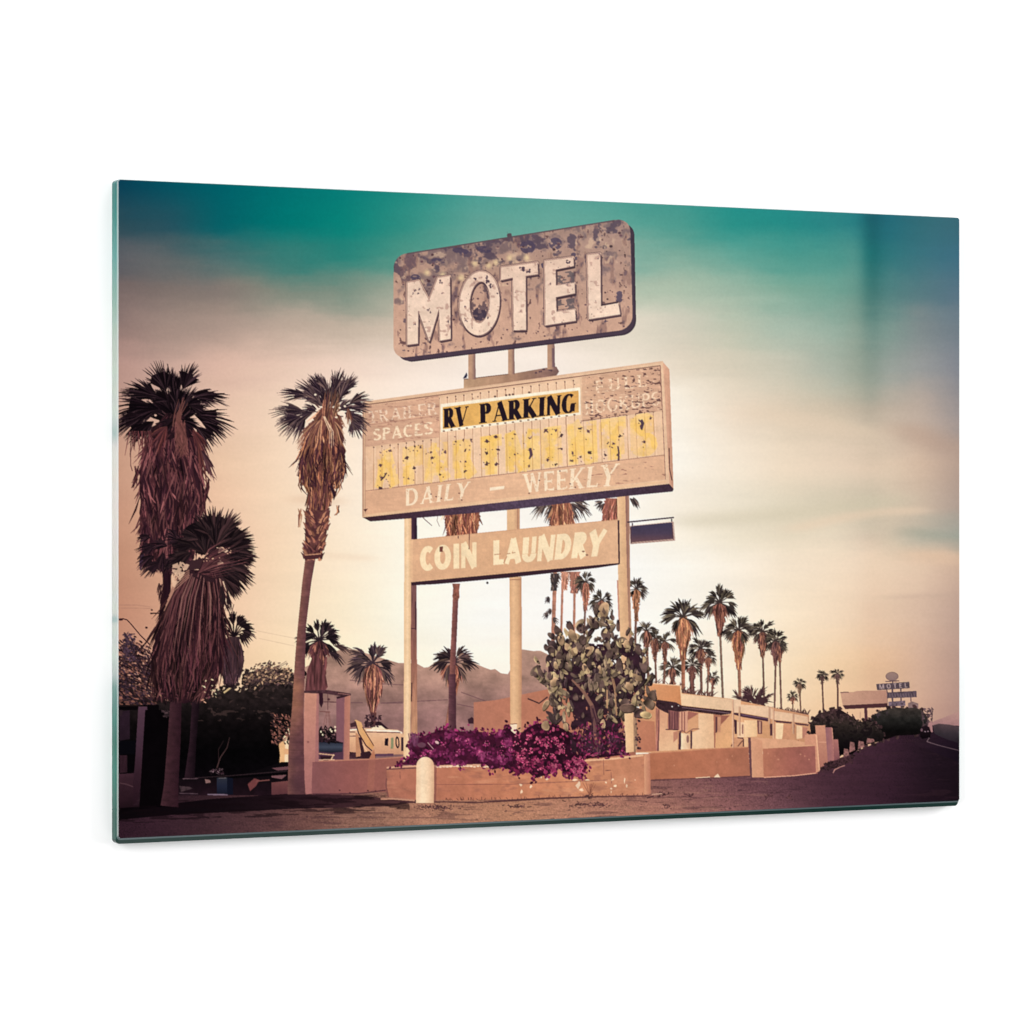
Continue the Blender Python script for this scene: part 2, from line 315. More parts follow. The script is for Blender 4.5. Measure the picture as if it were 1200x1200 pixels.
def trunk(lb, rb, cl, cr, id, ring=4, dark=None, side=True):
    pts = list(lb)+list(rb)[::-1]; y0 = lb[0][1]; y1 = lb[-1][1]
    L = np.asarray(lb, float); R = np.asarray(rb, float); cl = np.asarray(cl, np.float32); cr = np.asarray(cr, np.float32)
    def f(X, Y):
        a = np.interp(Y, L[:, 1], L[:, 0]); b = np.interp(Y, R[:, 1], R[:, 0]); u = np.clip((X-a)/(b-a), 0, 1)[..., None]
        return cl*(1-u)+cr*u
    poly(pts, f, id, nz=NB, amp=.3)
    y = y0+2
    while y < y1:
        a = curve(lb, y); b = curve(rb, y); k = rng.randn()*.5
        stroke([(a, y), ((a+b)/2, y+k+.6), (b, y+k)], (.4+.5*rng.rand()), (cl*.6), id, .12+.3*rng.rand()); y += ring*(.6+.8*rng.rand())
def palm(cx, cy, r, label, tb=None, tw=3, bx=None, sk=0, sw=None, cols=None, scol=None, tc=None, nf=11, den=8, nm='palm_tree', lo=-45, hi=225):
    r = r*1.13
    cols = cols or [c8(62,50,48), c8(84,72,62), c8(50,40,42), c8(112,98,80)]
    scol = scol or [c8(146,94,76), c8(176,120,92), c8(106,66,60), c8(90,56,56)]
    tc = tc if tc is not None else c8(120,82,70)
    id = reg(nm, None, label)
    if tb is not None:
        bx = cx if bx is None else bx; y0 = cy+sk*.6
        trunk([(cx-tw/2, y0), ((cx+bx)/2-tw/2, (y0+tb)/2), (bx-tw/2, tb)], [(cx+tw/2, y0), ((cx+bx)/2+tw/2, (y0+tb)/2), (bx+tw/2, tb)], tc*.85, tc*1.15, id, 5)
    if sk:
        sw = sw or r*.8; h = sw/2
        for k in range(4):
            s_ = -1 if k % 2 else 1; fan(cx+s_*h*.4, cy+r*.12, -90+s_*(26+16*rng.rand()), r*(.55+.2*rng.rand()), 46, den, scol, id, max(.7, r*.07), .15, .5, jit(scol[-1], .2))
        skirt([(cx-h*.35, cy-r*.05), (cx-h*.95, cy+sk*.28), (cx-h*.8, cy+sk*.5), (cx-h*.5, cy+sk*.75), (cx-tw*.6, cy+sk*(.95+.1*rng.rand()))], [(cx+h*.35, cy-r*.05), (cx+h*.9, cy+sk*.25), (cx+h*.85, cy+sk*.5), (cx+h*.45, cy+sk*.78), (cx+tw*.6, cy+sk)], scol+[scol[-1]*.7], id, int(18+sw*sk/6), (4, sk*.45), max(.7, r*.06), rag=1.8)
    order = list(range(nf+2)); rng.shuffle(order)
    for k in order:
        inner = k >= nf
        a = lo+(hi-lo)*(k+.5)/nf+rng.randn()*9 if not inner else 20+140*rng.rand(); ar = math.radians(a)
        rr = r*((.26+.22*rng.rand()) if not inner else .08+.12*rng.rand())
        hx, hy = cx+rr*math.cos(ar), cy-rr*math.sin(ar)*.92-(r*.05 if inner else 0)
        stroke([(cx, cy), (hx, hy)], max(.5, r*.05), cols[0], id)
        cc = cols if rng.rand() < .6 else [q*.72 for q in cols]
        fan(hx, hy, a+(-18 if a < 50 else 18 if a > 130 else 0)+rng.randn()*8, r*(.5+.3*rng.rand()), 40+22*rng.rand(), den-1, cc, id, max(.7, r*.08), .22, .34, jit(cc[k % len(cc)], .2))
    return id
# ---- far right: distant signs, billboard, hedge
I_SIGN2 = reg('distant_motel_sign', None, 'small far motel sign with stacked boards above the dark hedge')
stroke([(1046,798),(1046,830)], 1.6, c8(95,72,80), I_SIGN2)
for x in (1039, 1045.3, 1055.5): stroke([(x,805),(x+.5,832)], 1.5, c8(90,70,80), I_SIGN2)
stroke([(1067,815),(1068,830)], 1.2, c8(110,85,88), I_SIGN2)
poly(ell(1045.2,792.6,7.4,5), grad((0,787),(0,798), (160,128,118),(140,112,108)), I_SIGN2)
poly([ell(1045.2,792.6,7.6,5.2), ell(1045.2,792.6,6.9,4.5)], c8(120,92,90), I_SIGN2)
stroke([(1037.5,798.6),(1053.5,797.8)], 1.1, c8(92,66,74), I_SIGN2)
poly([(1026.6,801.6),(1065.4,799),(1066,806.4),(1027.8,808.8)], c8(88,72,80), I_SIGN2, nz=NF, amp=.3)
text('MOTEL', [(1030,801.8),(1063,800),(1063.6,805.6),(1030.6,807.6)], .22, .16, False, c8(176,150,148), I_SIGN2, gap=.5)
poly([(1039.5,811.5),(1073.8,809.6),(1074.2,817),(1040,818.2)], c8(86,70,80), I_SIGN2, nz=NF, amp=.4)
for x in np.arange(1042, 1072, 3.2): stroke([(x,812.5),(x+1,817)], 1.1, c8(150,124,128), I_SIGN2, .45)
poly([(1041,822.5),(1060.5,821),(1061,827),(1041,828)], c8(112,92,104), I_SIGN2, nz=NF, amp=.9)
poly([(1064,824),(1069,822),(1076,824.5),(1076,830),(1064,830)], c8(140,112,110), I_SIGN2, nz=NF, amp=.4)
palm(929,816,7.2,'tiny lower palm at the far end of the motel roof',tb=834,tw=1.4,sk=8,sw=5,nf=9,den=5)
palm(937,801,7.4,'small slender palm just past the end of the row',tb=836,tw=1.7,bx=938.5,sk=14,sw=5.6,nf=9,den=6,scol=[c8(130,98,80),c8(150,112,90)])
palm(963.3,791.5,7.2,'left one of the two thin palms beside the billboard',tb=835,tw=1.9,bx=965,sk=10,sw=4.4,nf=10,den=6,scol=[c8(90,64,62),c8(110,80,72)],tc=c8(110,74,68))
palm(981.4,789.5,7.6,'right one of the two thin palms beside the billboard',tb=834,tw=2,bx=981.8,sk=11,sw=5,nf=10,den=6,scol=[c8(90,64,62),c8(110,80,72)],tc=c8(100,64,62))
I_BB = reg('billboard', None, 'blank peach billboard on one pole beside the distant sign')
poly([(1012.5,829),(1016,829),(1016.8,845),(1013.3,845)], c8(84,48,56), I_BB)
poly([(984.6,811.2),(1000,811),(1004,809.6),(1039,809),(1039.8,824.4),(987.6,827.4)], grad((984,811),(1035,826), (206,158,130),(186,136,116)), I_BB)
poly([(987.4,826.6),(1039.6,824),(1040.4,828),(1036,829),(990.5,831)], c8(76,44,48), I_BB)
stroke([(984.6,811.4),(994.5,811.2)], 1, c8(110,76,76), I_BB); stroke([(1008,834),(1008,842)], 1.6, c8(196,150,125), I_BB, .7)
# ---- the row of palms behind the motel
HZ = lambda *p: Z(740,660,6,*p)
palm(835,794,8,'little palm low among the row above the motel roof',tb=815,tw=2,bx=834,sk=12,sw=5,nf=9,den=6)
palm(830,770,10,'palm with a drooping right side tucked behind the paired palm',tb=812,tw=2,bx=829,sk=20,sw=6,nf=9,den=6)
palm(821,760,14,'fuller dark palm just right of the big shaggy one',tb=812,tw=3,bx=822,sk=22,sw=10,nf=11,den=7)
palm(811,780,11,'short dark palm partly hidden by the shaggy trunk',tb=812,tw=5,sk=28,sw=8,nf=10,den=7,scol=[c8(110,70,66),c8(140,88,76)])
palm(788,782,13,'short bushy palm standing left of the shaggy trunk',tb=808,tw=5,sk=20,sw=8,nf=12,den=8)
palm(779,751,12,'third from left of the three clustered slim palms',tb=804,tw=2.6,bx=778,sk=26,sw=7,nf=10,den=7)
palm(767.5,748,10,'middle one of the three clustered slim palms',tb=802,tw=2.2,bx=769,sk=27,sw=9,nf=9,den=7)
palm(757.5,739,12.5,'leftmost of the three clustered slim palms beside the cactus',tb=800,tw=3,bx=760,sk=26,sw=9,nf=10,den=7)
palm(745.5,690,13,'slim palm rising just behind the right sign post',tb=760,tw=2.6,bx=744,sk=36,sw=9,nf=10,den=7,scol=[c8(190,128,92),c8(150,98,74)])
palm(800.5,723,22,'big shaggy palm with a long orange brown skirt',tb=808,tw=4.4,bx=800.5,sk=50,sw=19,nf=14,den=9,scol=[c8(196,128,92),c8(160,98,74),c8(120,70,60),c8(210,146,104)],tc=c8(168,106,82))
palm(843.3,706,19.5,'tallest palm of the row, full crown on a thin bare trunk',tb=818,tw=2.6,bx=847,sk=39,sw=15,nf=14,den=9,scol=[c8(140,86,72),c8(165,104,82),c8(110,66,60)],tc=c8(128,98,84))
palm(865.3,738,17,'palm with a double tier of brown fronds right of the tallest',tb=846,tw=3.6,bx=868,sk=46,sw=15,nf=13,den=9,scol=[c8(176,108,78),c8(120,66,60),c8(88,50,50),c8(204,138,96)],tc=c8(166,112,90))
palm(893.5,740,15.5,'rounded palm left of the leaning pair',tb=824,tw=2.2,bx=895.5,sk=29,sw=13,nf=12,den=8,tc=c8(120,86,76))
palm(909,751,13,'dusky palm on the left leaning trunk of the pair',tb=832,tw=2.2,bx=907.5,sk=28,sw=12,nf=12,den=8,scol=[c8(110,72,70),c8(140,92,80),c8(90,60,62)],tc=c8(120,82,74))
I_T2 = palm(913.5,757,9,'palm on the right leaning trunk of the pair',tb=832,tw=2.2,bx=915.5,sk=18,sw=8,nf=8,den=6,lo=-60,hi=80,tc=c8(120,84,76))
I_BP = reg('palm_bush', None, 'low spiky palm bush above the motel roof')
for k in range(24):
    a = -8+196*(k+.5)/24; x = 882+rng.randn()*5; ar = math.radians(a); L_ = 14+7*rng.rand()
    fan(x+6*math.cos(ar), 824-8*math.sin(ar), a, L_*.9, 26, 5, [c8(82,54,56),c8(58,36,44),c8(112,82,74)], I_BP, 1.4, .2, .5)
poly(ell(883,822,17,9), c8(70,44,48), I_BP, where=lambda sy, sx: NB[sy, sx] > 0)
I_RS = reg('shrub', None, 'low dry shrubs lined along the back of the motel roof')
for x0, x1, y in ((745,800,806),(797,835,812),(905,946,834)):
    for k in range(int((x1-x0)*1.4)):
        x = x0+(x1-x0)*rng.rand(); a = rng.randn()*.6; l = 3+8*rng.rand()*(1.4 if x < 800 else .7)
        yy_ = y+(x-x0)*.12
        stroke([(x, yy_), (x+a*l*.5, yy_-l*.6), (x+a*l, yy_-l)], [1.6,1.1,.2], jit(c8(104,72,66), .35), I_RS)
# ---- hazy pink building block behind the post
I_BLK = reg('adobe_building', None, 'plain terracotta block wall behind the flower bed')
poly([(555,823),(580,820.5),(597,817),(640,808),(690,800),(745,800),(745,890),(555,890)], grad((555,0),(745,0), (188,120,96),(194,122,94),(172,106,86)), I_BLK, nz=NM, amp=.08)
poly([(548,843),(553,840),(555,842),(555,848),(549,848)], c8(60,34,44), I_BLK)
# ---- motel building
I_MOT = reg('motel_building', None, 'long low motel with flat parapet roof and shaded walkway')
MB = lambda *p: Z(740,780,10,*p); MC = lambda *p: Z(840,780,10,*p)
poly([(758,801),(797,804),(799,812),(857,819),(948,838),(948,845),(956,862),(956,880),(768,882),(745,882),(745,844)], grad((768,0),(948,0), (214,150,108),(226,164,118),(206,146,108)), I_MOT, nz=NM, amp=.08)
I_FAS = reg('parapet', I_MOT)
poly(MB((105,205),(180,203),(570,235),(580,280),(590,465),(530,440),(300,400),(200,480),(90,600)), grad((755,800),(795,825), (228,158,110),(214,140,92)), I_FAS, nz=NM, amp=.07)
stroke(MB((180,203),(570,235)), 1.2, c8(244,196,156), I_FAS); stroke(MB((573,238),(590,462)), 1.4, c8(246,204,160), I_FAS)
poly(MB((585,330),(1170,395),(1190,400),(1190,540),(1170,530),(900,500),(590,465)), grad((799,0),(858,0), (246,208,166),(236,194,156)), I_FAS, nz=NM, amp=.05)
poly(MC((190,395),(280,400),(280,455),(600,480),(640,500),(660,530),(870,560),(1070,600),(1085,680),(880,655),(660,635),(600,610),(280,550),(190,552)), grad((859,0),(948,0), (240,200,164),(232,188,152)), I_FAS, nz=NM, amp=.06)
I_EAV = reg('eave', I_MOT)
poly(MB((290,405),(310,400),(520,430),(590,470),(900,505),(1170,530),(1160,585),(1050,580),(850,555),(660,530),(430,560),(330,520),(283,470)), c8(60,38,44), I_EAV, nz=NF, amp=.5)
stroke(MB((590,490),(860,520),(1160,560)), 1.1, c8(118,90,98), I_EAV); poly(ell(787.5,828,.9,.9), c8(240,225,215), I_EAV); poly(ell(795,827,.7,.7), c8(240,225,215), I_EAV)
poly(MC((192,552),(280,558),(600,615),(600,655),(290,600),(195,575)), c8(72,42,56), I_EAV); stroke(MC((290,575),(600,625)), .9, c8(120,90,110), I_EAV)
poly(MC((665,640),(880,662),(870,680),(700,665)), c8(80,48,58), I_EAV); poly(MC((905,668),(1080,690),(1070,706),(930,690)), c8(80,48,58), I_EAV)
# walls, recesses
I_LW = reg('wall', I_MOT)
def mb(pts, c, id=I_LW, **k): poly(MB(*pts), c, id, **k)
def mc(pts, c, id=I_LW, **k): poly(MC(*pts), c, id, **k)
mb([(40,560),(100,640),(270,655),(285,1000),(60,1010)], grad((745,845),(768,880), (202,130,98),(184,114,88)))
mb([(285,490),(420,560),(420,760),(540,760),(540,990),(345,1000),(290,1000)], grad((770,840),(790,880), (222,160,124),(240,192,148)))
mb([(285,490),(330,520),(330,760),(300,1000),(285,1000)], c8(176,112,96), nz=NV, amp=.5)
mb([(315,640),(325,640),(320,1000),(300,1000)], c8(120,72,72))
mb([(430,520),(560,540),(555,755),(425,755)], c8(140,86,82), nz=NV, amp=.6)
for x in (440,470,500,530): mb([(x,540),(x+8,540),(x+8,750),(x,750)], c8(88,50,62))
stroke(MB((400,748),(545,752)), .9, c8(70,40,52), I_LW)
mb([(560,540),(660,530),(660,770),(560,770)], c8(222,160,130))
for x in (585,615): mb([(x,540),(x+12,540),(x+12,780),(x,780)], c8(150,92,82))
mb([(490,780),(545,760),(545,850),(490,900)], c8(196,132,106))
mb([(660,535),(790,560),(700,640),(655,680)], c8(168,102,88))
mb([(660,640),(790,560),(790,750),(700,750),(655,780)], c8(222,162,118))
mb([(785,560),(960,570),(975,965),(710,975),(710,780),(785,750)], grad((818,0),(838,0), (244,200,158),(236,186,142)))
mb([(555,790),(580,760),(580,985),(550,985)], c8(80,48,60)); mb([(690,770),(710,760),(708,975),(690,975)], c8(80,48,60))
stroke(MB((550,780),(590,755),(640,795),(690,760),(720,742),(795,742)), 1.1, c8(140,92,80), I_LW)
I_TK = reg('water_heater', I_MOT)
mb([(580,790),(690,800),(690,980),(578,982)], grad((798,0),(809,0), (252,224,184),(226,176,136)), I_TK); poly(ell(805.8,866,1.6,4.6), c8(150,104,92), I_TK)
mb([(960,570),(1050,580),(1050,700),(985,790),(980,965),(968,965)], c8(176,112,88)); mb([(985,600),(1005,600),(1005,780),(985,790)], c8(96,58,62)); mb([(1010,600),(1045,600),(1045,780),(1010,780)], c8(206,146,112))
mb([(1050,580),(1190,560),(1190,930),(1150,965),(985,965),(985,800),(1050,780)], grad((840,850),(858,870), (226,166,120),(234,174,122)))
mb([(1050,585),(1150,585),(1050,690)], c8(160,96,80))
mc([(190,570),(290,600),(310,660),(320,840),(200,840)], c8(230,172,126)); mc([(200,630),(235,640),(235,800),(210,800)], c8(72,42,52)); mc([(240,660),(320,665),(320,840),(240,838)], c8(244,202,162)); mc([(292,690),(310,690),(310,800),(292,800)], c8(160,106,92))
mc([(320,640),(470,640),(470,830),(325,840)], grad((872,0),(887,0), (248,206,160),(236,190,142))); mc([(470,640),(530,650),(530,800),(480,800)], c8(120,72,70)); mc([(492,655),(512,655),(512,790),(492,790)], c8(200,150,126))
mc([(530,650),(620,670),(630,900),(480,840),(530,800)], c8(216,156,112)); mc([(620,680),(650,680),(650,820),(624,820)], c8(84,50,58))
mc([(660,660),(700,680),(690,930),(650,900)], c8(222,160,122)); mc([(690,672),(780,680),(770,820),(745,930),(690,935)], c8(250,214,168)); mc([(780,690),(880,700),(850,930),(770,900)], c8(206,144,108), nz=NM, amp=.2)
mc([(890,690),(910,690),(905,790),(890,790)], c8(120,74,74)); mc([(935,700),(1000,710),(1000,850),(935,860)], c8(246,204,160)); mc([(1005,720),(1060,730),(1060,800),(1005,860)], c8(188,124,104))
mc([(195,845),(310,840),(315,950),(215,960),(160,945)], c8(212,150,112)); stroke(MC((165,945),(200,900)), 1.2, c8(110,66,58), I_LW); stroke(MC((245,945),(300,880)), 1.2, c8(110,66,58), I_LW)
mc([(240,840),(310,845),(310,860),(240,850)], c8(96,58,60)); mc([(305,860),(318,860),(318,950),(305,950)], c8(90,54,58)); mc([(320,845),(365,845),(360,950),(322,950)], c8(240,190,144))
mc([(365,845),(385,845),(400,1000),(378,1000)], c8(104,66,72)); mc([(385,845),(480,840),(620,900),(860,930),(1150,925),(1150,935),(540,955),(390,950)], c8(228,170,130)); stroke(MC((590,925),(630,880)), 1.2, c8(110,66,58), I_LW)
mc([(650,900),(680,890),(680,940),(655,940)], c8(60,38,46)); mc([(1030,810),(1150,800),(1160,930),(1030,925)], c8(216,152,122), nz=NM, amp=.3)
for x, y, r in ((785,885,4.5),(945,898,4.2),(1000,895,4)): 
    for k in range(14): 
        a = rng.rand()*3.14; q = MC((x,y+35))[0]; stroke([q, (q[0]+r*math.cos(a), q[1]-r*1.6*math.sin(a)*rng.rand())], [2,.4], jit(c8(62,44,52), .4), I_RS)
for x, y0, y1 in ((185,400,960),(262,480,820),(612,480,690),(660,500,940),(892,560,800),(1066,600,690)):
    stroke(MC((x,y0),(x+2,y1)), 1.7, jit(c8(226,176,140), .08), I_LW); stroke(MC((x+10,y0),(x+12,y1)), .6, c8(150,96,84), I_LW, .7)
# ---- hedges to the right
I_HDG = reg('hedge', None, 'dark overgrown hedge along the roadside wall')
h1 = [(949,850),(953,842),(960,835),(966,835),(975,831),(983,830.5),(992,836),(1000,841),(1006,845),(1013,846),(1020,844),(1024,846),(1030,852),(1036,860),(1034,868),(1022,871),(1014,873),(1005,879),(998,884),(984,885),(955,870),(950,860)]
h2 = [(1018,845),(1024,838),(1030,834),(1040,831),(1050,829),(1060,830),(1072,829),(1080,832),(1086,840),(1089,852),(1083,858),(1074,861),(1050,862),(1040,866),(1030,868),(1020,866),(1014,852)]
for k, h in enumerate((h2, h1)):
    for x, y in h: 
        for _ in range(5): q = ell(x+rng.randn()*1.5, y+rng.randn()*1.4, 2.2*rng.rand()+.8, 1.6*rng.rand()+.6, 180*rng.rand(), 8); poly(q, jit(c8(60,40,42), .4), I_HDG)
    poly(h, grad((0,832),(0,868), (58,50,46),(36,34,32),(12,10,10),(16,8,10)) if k == 0 else grad((0,832),(0,880), (66,44,46),(50,40,36),(28,22,22),(8,5,7)), I_HDG, nz=NB, amp=.7)
hm = mask(h1); put(hm, c8(104,74,76), None, .55, where=lambda sy, sx: (NF[sy, sx] > .16)&(XY(sy, sx)[1] < 848+(XY(sy,sx)[0]>995)*8)); put(hm, c8(14,8,12), None, .6, where=lambda sy, sx: NB[sy, sx] > .15)
hm = mask(h2); put(hm, c8(86,66,80), None, .5, where=lambda sy, sx: (NF[sy, sx] > .17)&(XY(sy, sx)[1] < 842)&(XY(sy, sx)[0] < 1040))
I_PL = reg('desert_plant', None, 'leggy leafy plant at the end of the hedge by the road')
for k in range(60):
    x = 1080+13*rng.rand(); y = 830+24*rng.rand(); poly(ell(x, y, .8+1.2*rng.rand(), .5+.6*rng.rand(), 180*rng.rand(), 7), jit(c8(78,58,64), .4), I_PL)
for x in (1083,1087,1091): stroke([(x,856),(x+rng.randn()*2,832)], .9, c8(88,66,68), I_PL)
poly([(1088,847),(1092,845),(1093,858),(1086,858)], c8(176,126,124), I_PL)
I_CAR = reg('car', None, 'dark car coming along the road with its lights catching glare')
poly([(1078,858),(1080,852),(1084,850),(1089,852),(1091,858),(1090,864),(1081,866),(1078,863)], grad((0,850),(0,866), (36,20,28),(10,4,8)), I_CAR)
poly(ell(1084,857.3,1.4,.7), c8(130,108,118), I_CAR); poly(ell(1087.4,857,.9,.7), c8(150,120,130), I_CAR); poly(ell(1080,855.5,1.5,1.8), c8(110,80,90), I_CAR)
# ---- boundary walls
I_BW = reg('boundary_wall', None, 'long terracotta boundary wall in front of the motel')
poly([(760,882.5),(800,880),(840,877.2),(877,875.5),(879,909.2),(820,911.5),(762,914)], grad((762,880),(877,905), (182,110,80),(190,116,86),(176,108,84)), I_BW, nz=NM, amp=.12)
I_BW2 = reg('boundary_wall', None, 'shorter boundary wall length right of the light square pillar')
poly([(894,877.5),(925,875),(955,873),(958,906.5),(894,910.5)], grad((894,0),(958,0), (186,116,90),(166,98,84),(160,94,86)), I_BW2, nz=NM, amp=.14)
stroke([(763,882.5),(800,880.2),(840,877.2),(877,875.6)], 1, c8(206,138,104), I_BW)
for x, y in ((852,890),(858,886),(900,883),(908,886),(938,884),(943,886),(948,890),(840,893),(790,897),(912,890)): poly(ell(x,y,1.2*rng.rand()+.4,.9), c8(226,158,124), I_BW, .6)
stroke([(895,911),(930,909),(956,906)], 1.3, c8(226,160,130), I_BW2); stroke([(763,914),(840,911.5),(879,909.5)], 1.4, c8(96,58,62), I_BW, .7); poly([(836,911),(841,906.5),(844,911)], c8(250,216,180), I_BW); stroke([(815,911.5),(832,910.5)], 1, c8(244,206,170), I_BW)
I_PIL = reg('wall_pillar', None, 'light square pillar between the two boundary wall lengths')
poly([(879.5,864.5),(893,864),(895,911),(881,911)], grad((880,0),(895,0), (222,160,124),(212,148,114)), I_PIL, nz=NM, amp=.05); poly([(876.5,864.5),(879.7,864.5),(881.2,911),(879,909)], c8(104,66,72), I_PIL)
poly([(879.5,864),(930,867),(955,872.5),(955,874),(894,877.5),(893,868)], c8(224,164,126), I_BW2)
I_ST = reg('stepped_wall', None, 'stepped pillars where the wall turns towards the road')
poly([(943,861),(956,860),(960,904),(956,905.5),(955,873),(943,873)], c8(214,148,118), I_ST)
poly([(955,850),(967,849.8),(970,893),(960,903)], grad((0,850),(0,900), (208,146,116),(176,112,96)), I_ST, nz=NM, amp=.06)
poly([(967,852.4),(975,852.2),(978,891),(970,893)], grad((967,0),(978,0), (150,98,104),(176,112,104)), I_ST); stroke([(975,853),(978,891)], .9, c8(214,150,124), I_ST)
poly([(976,866.6),(982,866.2),(984,889),(977.5,892)], grad((0,866),(0,892), (176,112,104),(130,78,82)), I_ST); stroke([(956.5,861),(960,903)], 1.6, c8(238,178,140), I_ST); stroke([(960,869.6),(968,869.8)], .8, c8(226,164,132), I_ST)
for a, b, y0, y1 in ((989,994,877,888),(996,1001,869,882),(1006,1012,868,878),(1016,1024,865,872)): poly([(a,y0),(b,y0+1),(b+1,y1-3),(a-1,y1)], c8(136,92,88), I_ST, nz=NF, amp=.6)
I_WD = reg('weeds', None, 'dark weeds at the foot of the stepped wall')
for k in range(220):
    x = 960+30*rng.rand()+(12*rng.rand()); y = 905-(x-960)*.28-9*rng.rand(); poly(ell(x,y,.6+1.6*rng.rand(),.4+.8*rng.rand(),180*rng.rand(),7), jit(c8(58,36,40), .4), I_WD)
stroke([(976,906),(978,902),(984,899),(990,897)], [.8,1.4,1,1], c8(196,136,124), I_WD); stroke([(979,900.5),(984,898)], 1, c8(70,44,48), I_WD)
# ---- left background: thicket, pillars, parked things
I_TH = reg('thicket', None, 'nearly black mass of desert trees at the left')
th = [(126,812),(141,800),(150,806),(165,812),(178,818),(200,822),(225,822),(245,818),(262,812),(270,806),(282,812),(292,806),(303,799),(318,794),(332,792),(346,790),(350,800),(344,840),(338,852),(330,868),(328,905),(300,915),(126,930)]
for x, y in th[1:17]:
    for _ in range(16): poly(ell(x+rng.randn()*6, y+rng.randn()*3, 2.4*rng.rand()+.8, 1.6*rng.rand()+.6, 180*rng.rand(), 8), jit(c8(40,30,30), .5), I_TH)
poly(th, grad((0,790),(0,910), (46,36,34),(34,26,26),(14,10,11),(5,4,5),(8,5,8)), I_TH, nz=NB, amp=.8)
tm = mask(th); put(tm, c8(84,62,58), None, .5, where=lambda sy, sx: (vnoise(7,4,51,3)[sy, sx] > .2)&(XY(sy, sx)[1] < 845)&(XY(sy, sx)[0] > 225))
def leaves(n, x0, x1, y0, y1, cols, id, s=1.0, dens=None, rot=None):
    for k in range(n):
        x = x0+(x1-x0)*rng.rand(); y = y0+(y1-y0)*rng.rand()
        if dens is not None and rng.rand() > dens(x, y): continue
        poly(ell(x, y, s*(1+1.3*rng.rand()), s*(.45+.5*rng.rand()), (rot if rot is not None else 0)+(rng.randn()*25 if rot is not None else 180*rng.rand()), 7), jit(cols[rng.randint(len(cols))], .35), id)
# airy branches over the right shoulder of the thicket
BR = [c8(84,60,58),c8(120,90,74),c8(58,42,44),c8(176,140,108)]
I_TR = reg('desert_tree', None, 'airy fine leaved tree beside the leaning palm trunk')
for k in range(15):
    x0 = 285+rng.rand()*22; y0 = 810-rng.rand()*8; x1 = x0+20+rng.rand()*26; y1 = 772+rng.rand()*22
    if x1 > 344: x1 = 344-rng.rand()*6
    stroke([(x0,y0),((x0+x1)/2,(y0+y1)/2-3),(x1,y1)], [1.2,.8,.4], jit(c8(196,160,124) if k%2 else c8(90,64,60), .15), I_TR)
leaves(300, 284, 344, 786, 806, [c8(40,30,30),c8(56,42,40),c8(30,22,24)], I_TR, 1.7)
leaves(620, 286, 342, 772, 802, BR, I_TR, 1.15, lambda x, y: min(1, max(0, (y-771-9*abs((x-318)/24)**2)/14)), 25)
leaves(300, 318, 342, 836, 872, [c8(40,28,30),c8(110,66,60),c8(150,96,80),c8(20,12,14)], I_TR, 1.1, None, -40)
poly([(326.5,872),(332,868),(334,874),(333,898),(327,898),(328,885)], c8(232,178,124), I_TR); poly([(333,877),(340,878),(338,884),(333,884)], c8(226,168,120), I_TR)
stroke([(254,900),(258,888),(266,876),(269,864)], [1.4,1.2,.9,.6], c8(74,50,50), I_TH); stroke([(256,892),(256,878),(262,868)], [1,.8,.5], c8(52,34,36), I_TH); stroke([(270,806),(262,812)], 2, c8(210,180,130), I_TR)
# left shrub with sky showing through
I_LB = reg('desert_tree', None, 'leafy shrub against the sky at the left edge')
BL = [c8(44,26,32),c8(30,18,22),c8(74,48,50),c8(50,34,46),c8(120,76,64)]
leaves(1500, 139, 182, 742, 826, BL, I_LB, 1.35, lambda x, y: min(.95, max(0, (y-742-(abs(x-152)*.55))/26)), -30)
for p in ([(178,820),(165,790),(152,755),(149,744)], [(176,800),(158,770),(145,758)], [(182,795),(172,768),(166,756)]): stroke(p, [1.6,1.1,.8,.4][:len(p)], c8(58,38,44), I_LB)
leaves(120, 144, 158, 742, 775, [c8(76,54,68),c8(60,42,54)], I_LB, 1.1)
I_SL = reg('street_light', None, 'thin street light arm leaning in at the left edge')
stroke([(139,726),(144,725),(149,726.5),(154,732),(164,744),(176,756)], [2,1.2,1.1,1.1,1.1,1.2], c8(44,18,26), I_SL); poly(ell(141.5,726,2.6,1.2), c8(48,22,30), I_SL)
stroke([(176,718.8),(186,718.6)], 1.5, c8(30,12,18), I_SL); poly(ell(177.8,714.8,1.1,1), c8(40,16,24), I_SL); poly(ell(171.5,735.5,1.4,1.2), c8(40,16,24), I_SL)
I_HUT = reg('carport', None, 'dark carport with a plum coloured slanted post')
poly([(126,826),(186,826),(186,832),(126,832)], c8(8,5,7), I_HUT); stroke([(139,827.2),(165,826.6)], 1, c8(40,26,26), I_HUT)
poly([(140,834),(152,832),(152,866),(140,868)], c8(38,24,34), I_HUT, nz=NM, amp=.3); poly([(140,832),(144,832),(143,838),(140,840)], c8(44,30,36), I_HUT); poly([(140,868),(160,868),(158,884),(140,884)], c8(8,7,12), I_HUT)
poly([(140,885),(149,885),(149,905),(140,906)], c8(46,26,34), I_HUT, nz=NV, amp=.3)
poly([(139,907),(157,906),(156,948),(139,952)], grad((0,906),(0,950), (62,36,46),(28,14,20)), I_HUT, nz=NM, amp=.2)
poly([(162,828),(172.5,828),(171,862),(167,900),(165,922),(160,940),(156,944),(156,915),(158,895),(160,862)], grad((0,828),(0,944), (82,54,68),(70,46,60),(52,30,40),(36,18,26)), I_HUT, nz=NM, amp=.08)
stroke([(140,917.5),(148,919),(156,922)], 1, c8(84,56,62), I_HUT)
poly([(170,832),(200,832),(196,945),(163,948)], c8(7,4,6), I_TH, nz=NM, amp=.5)
leaves(30, 190, 200, 832, 840, [c8(70,52,54),c8(50,36,40)], I_TH, 1.2)
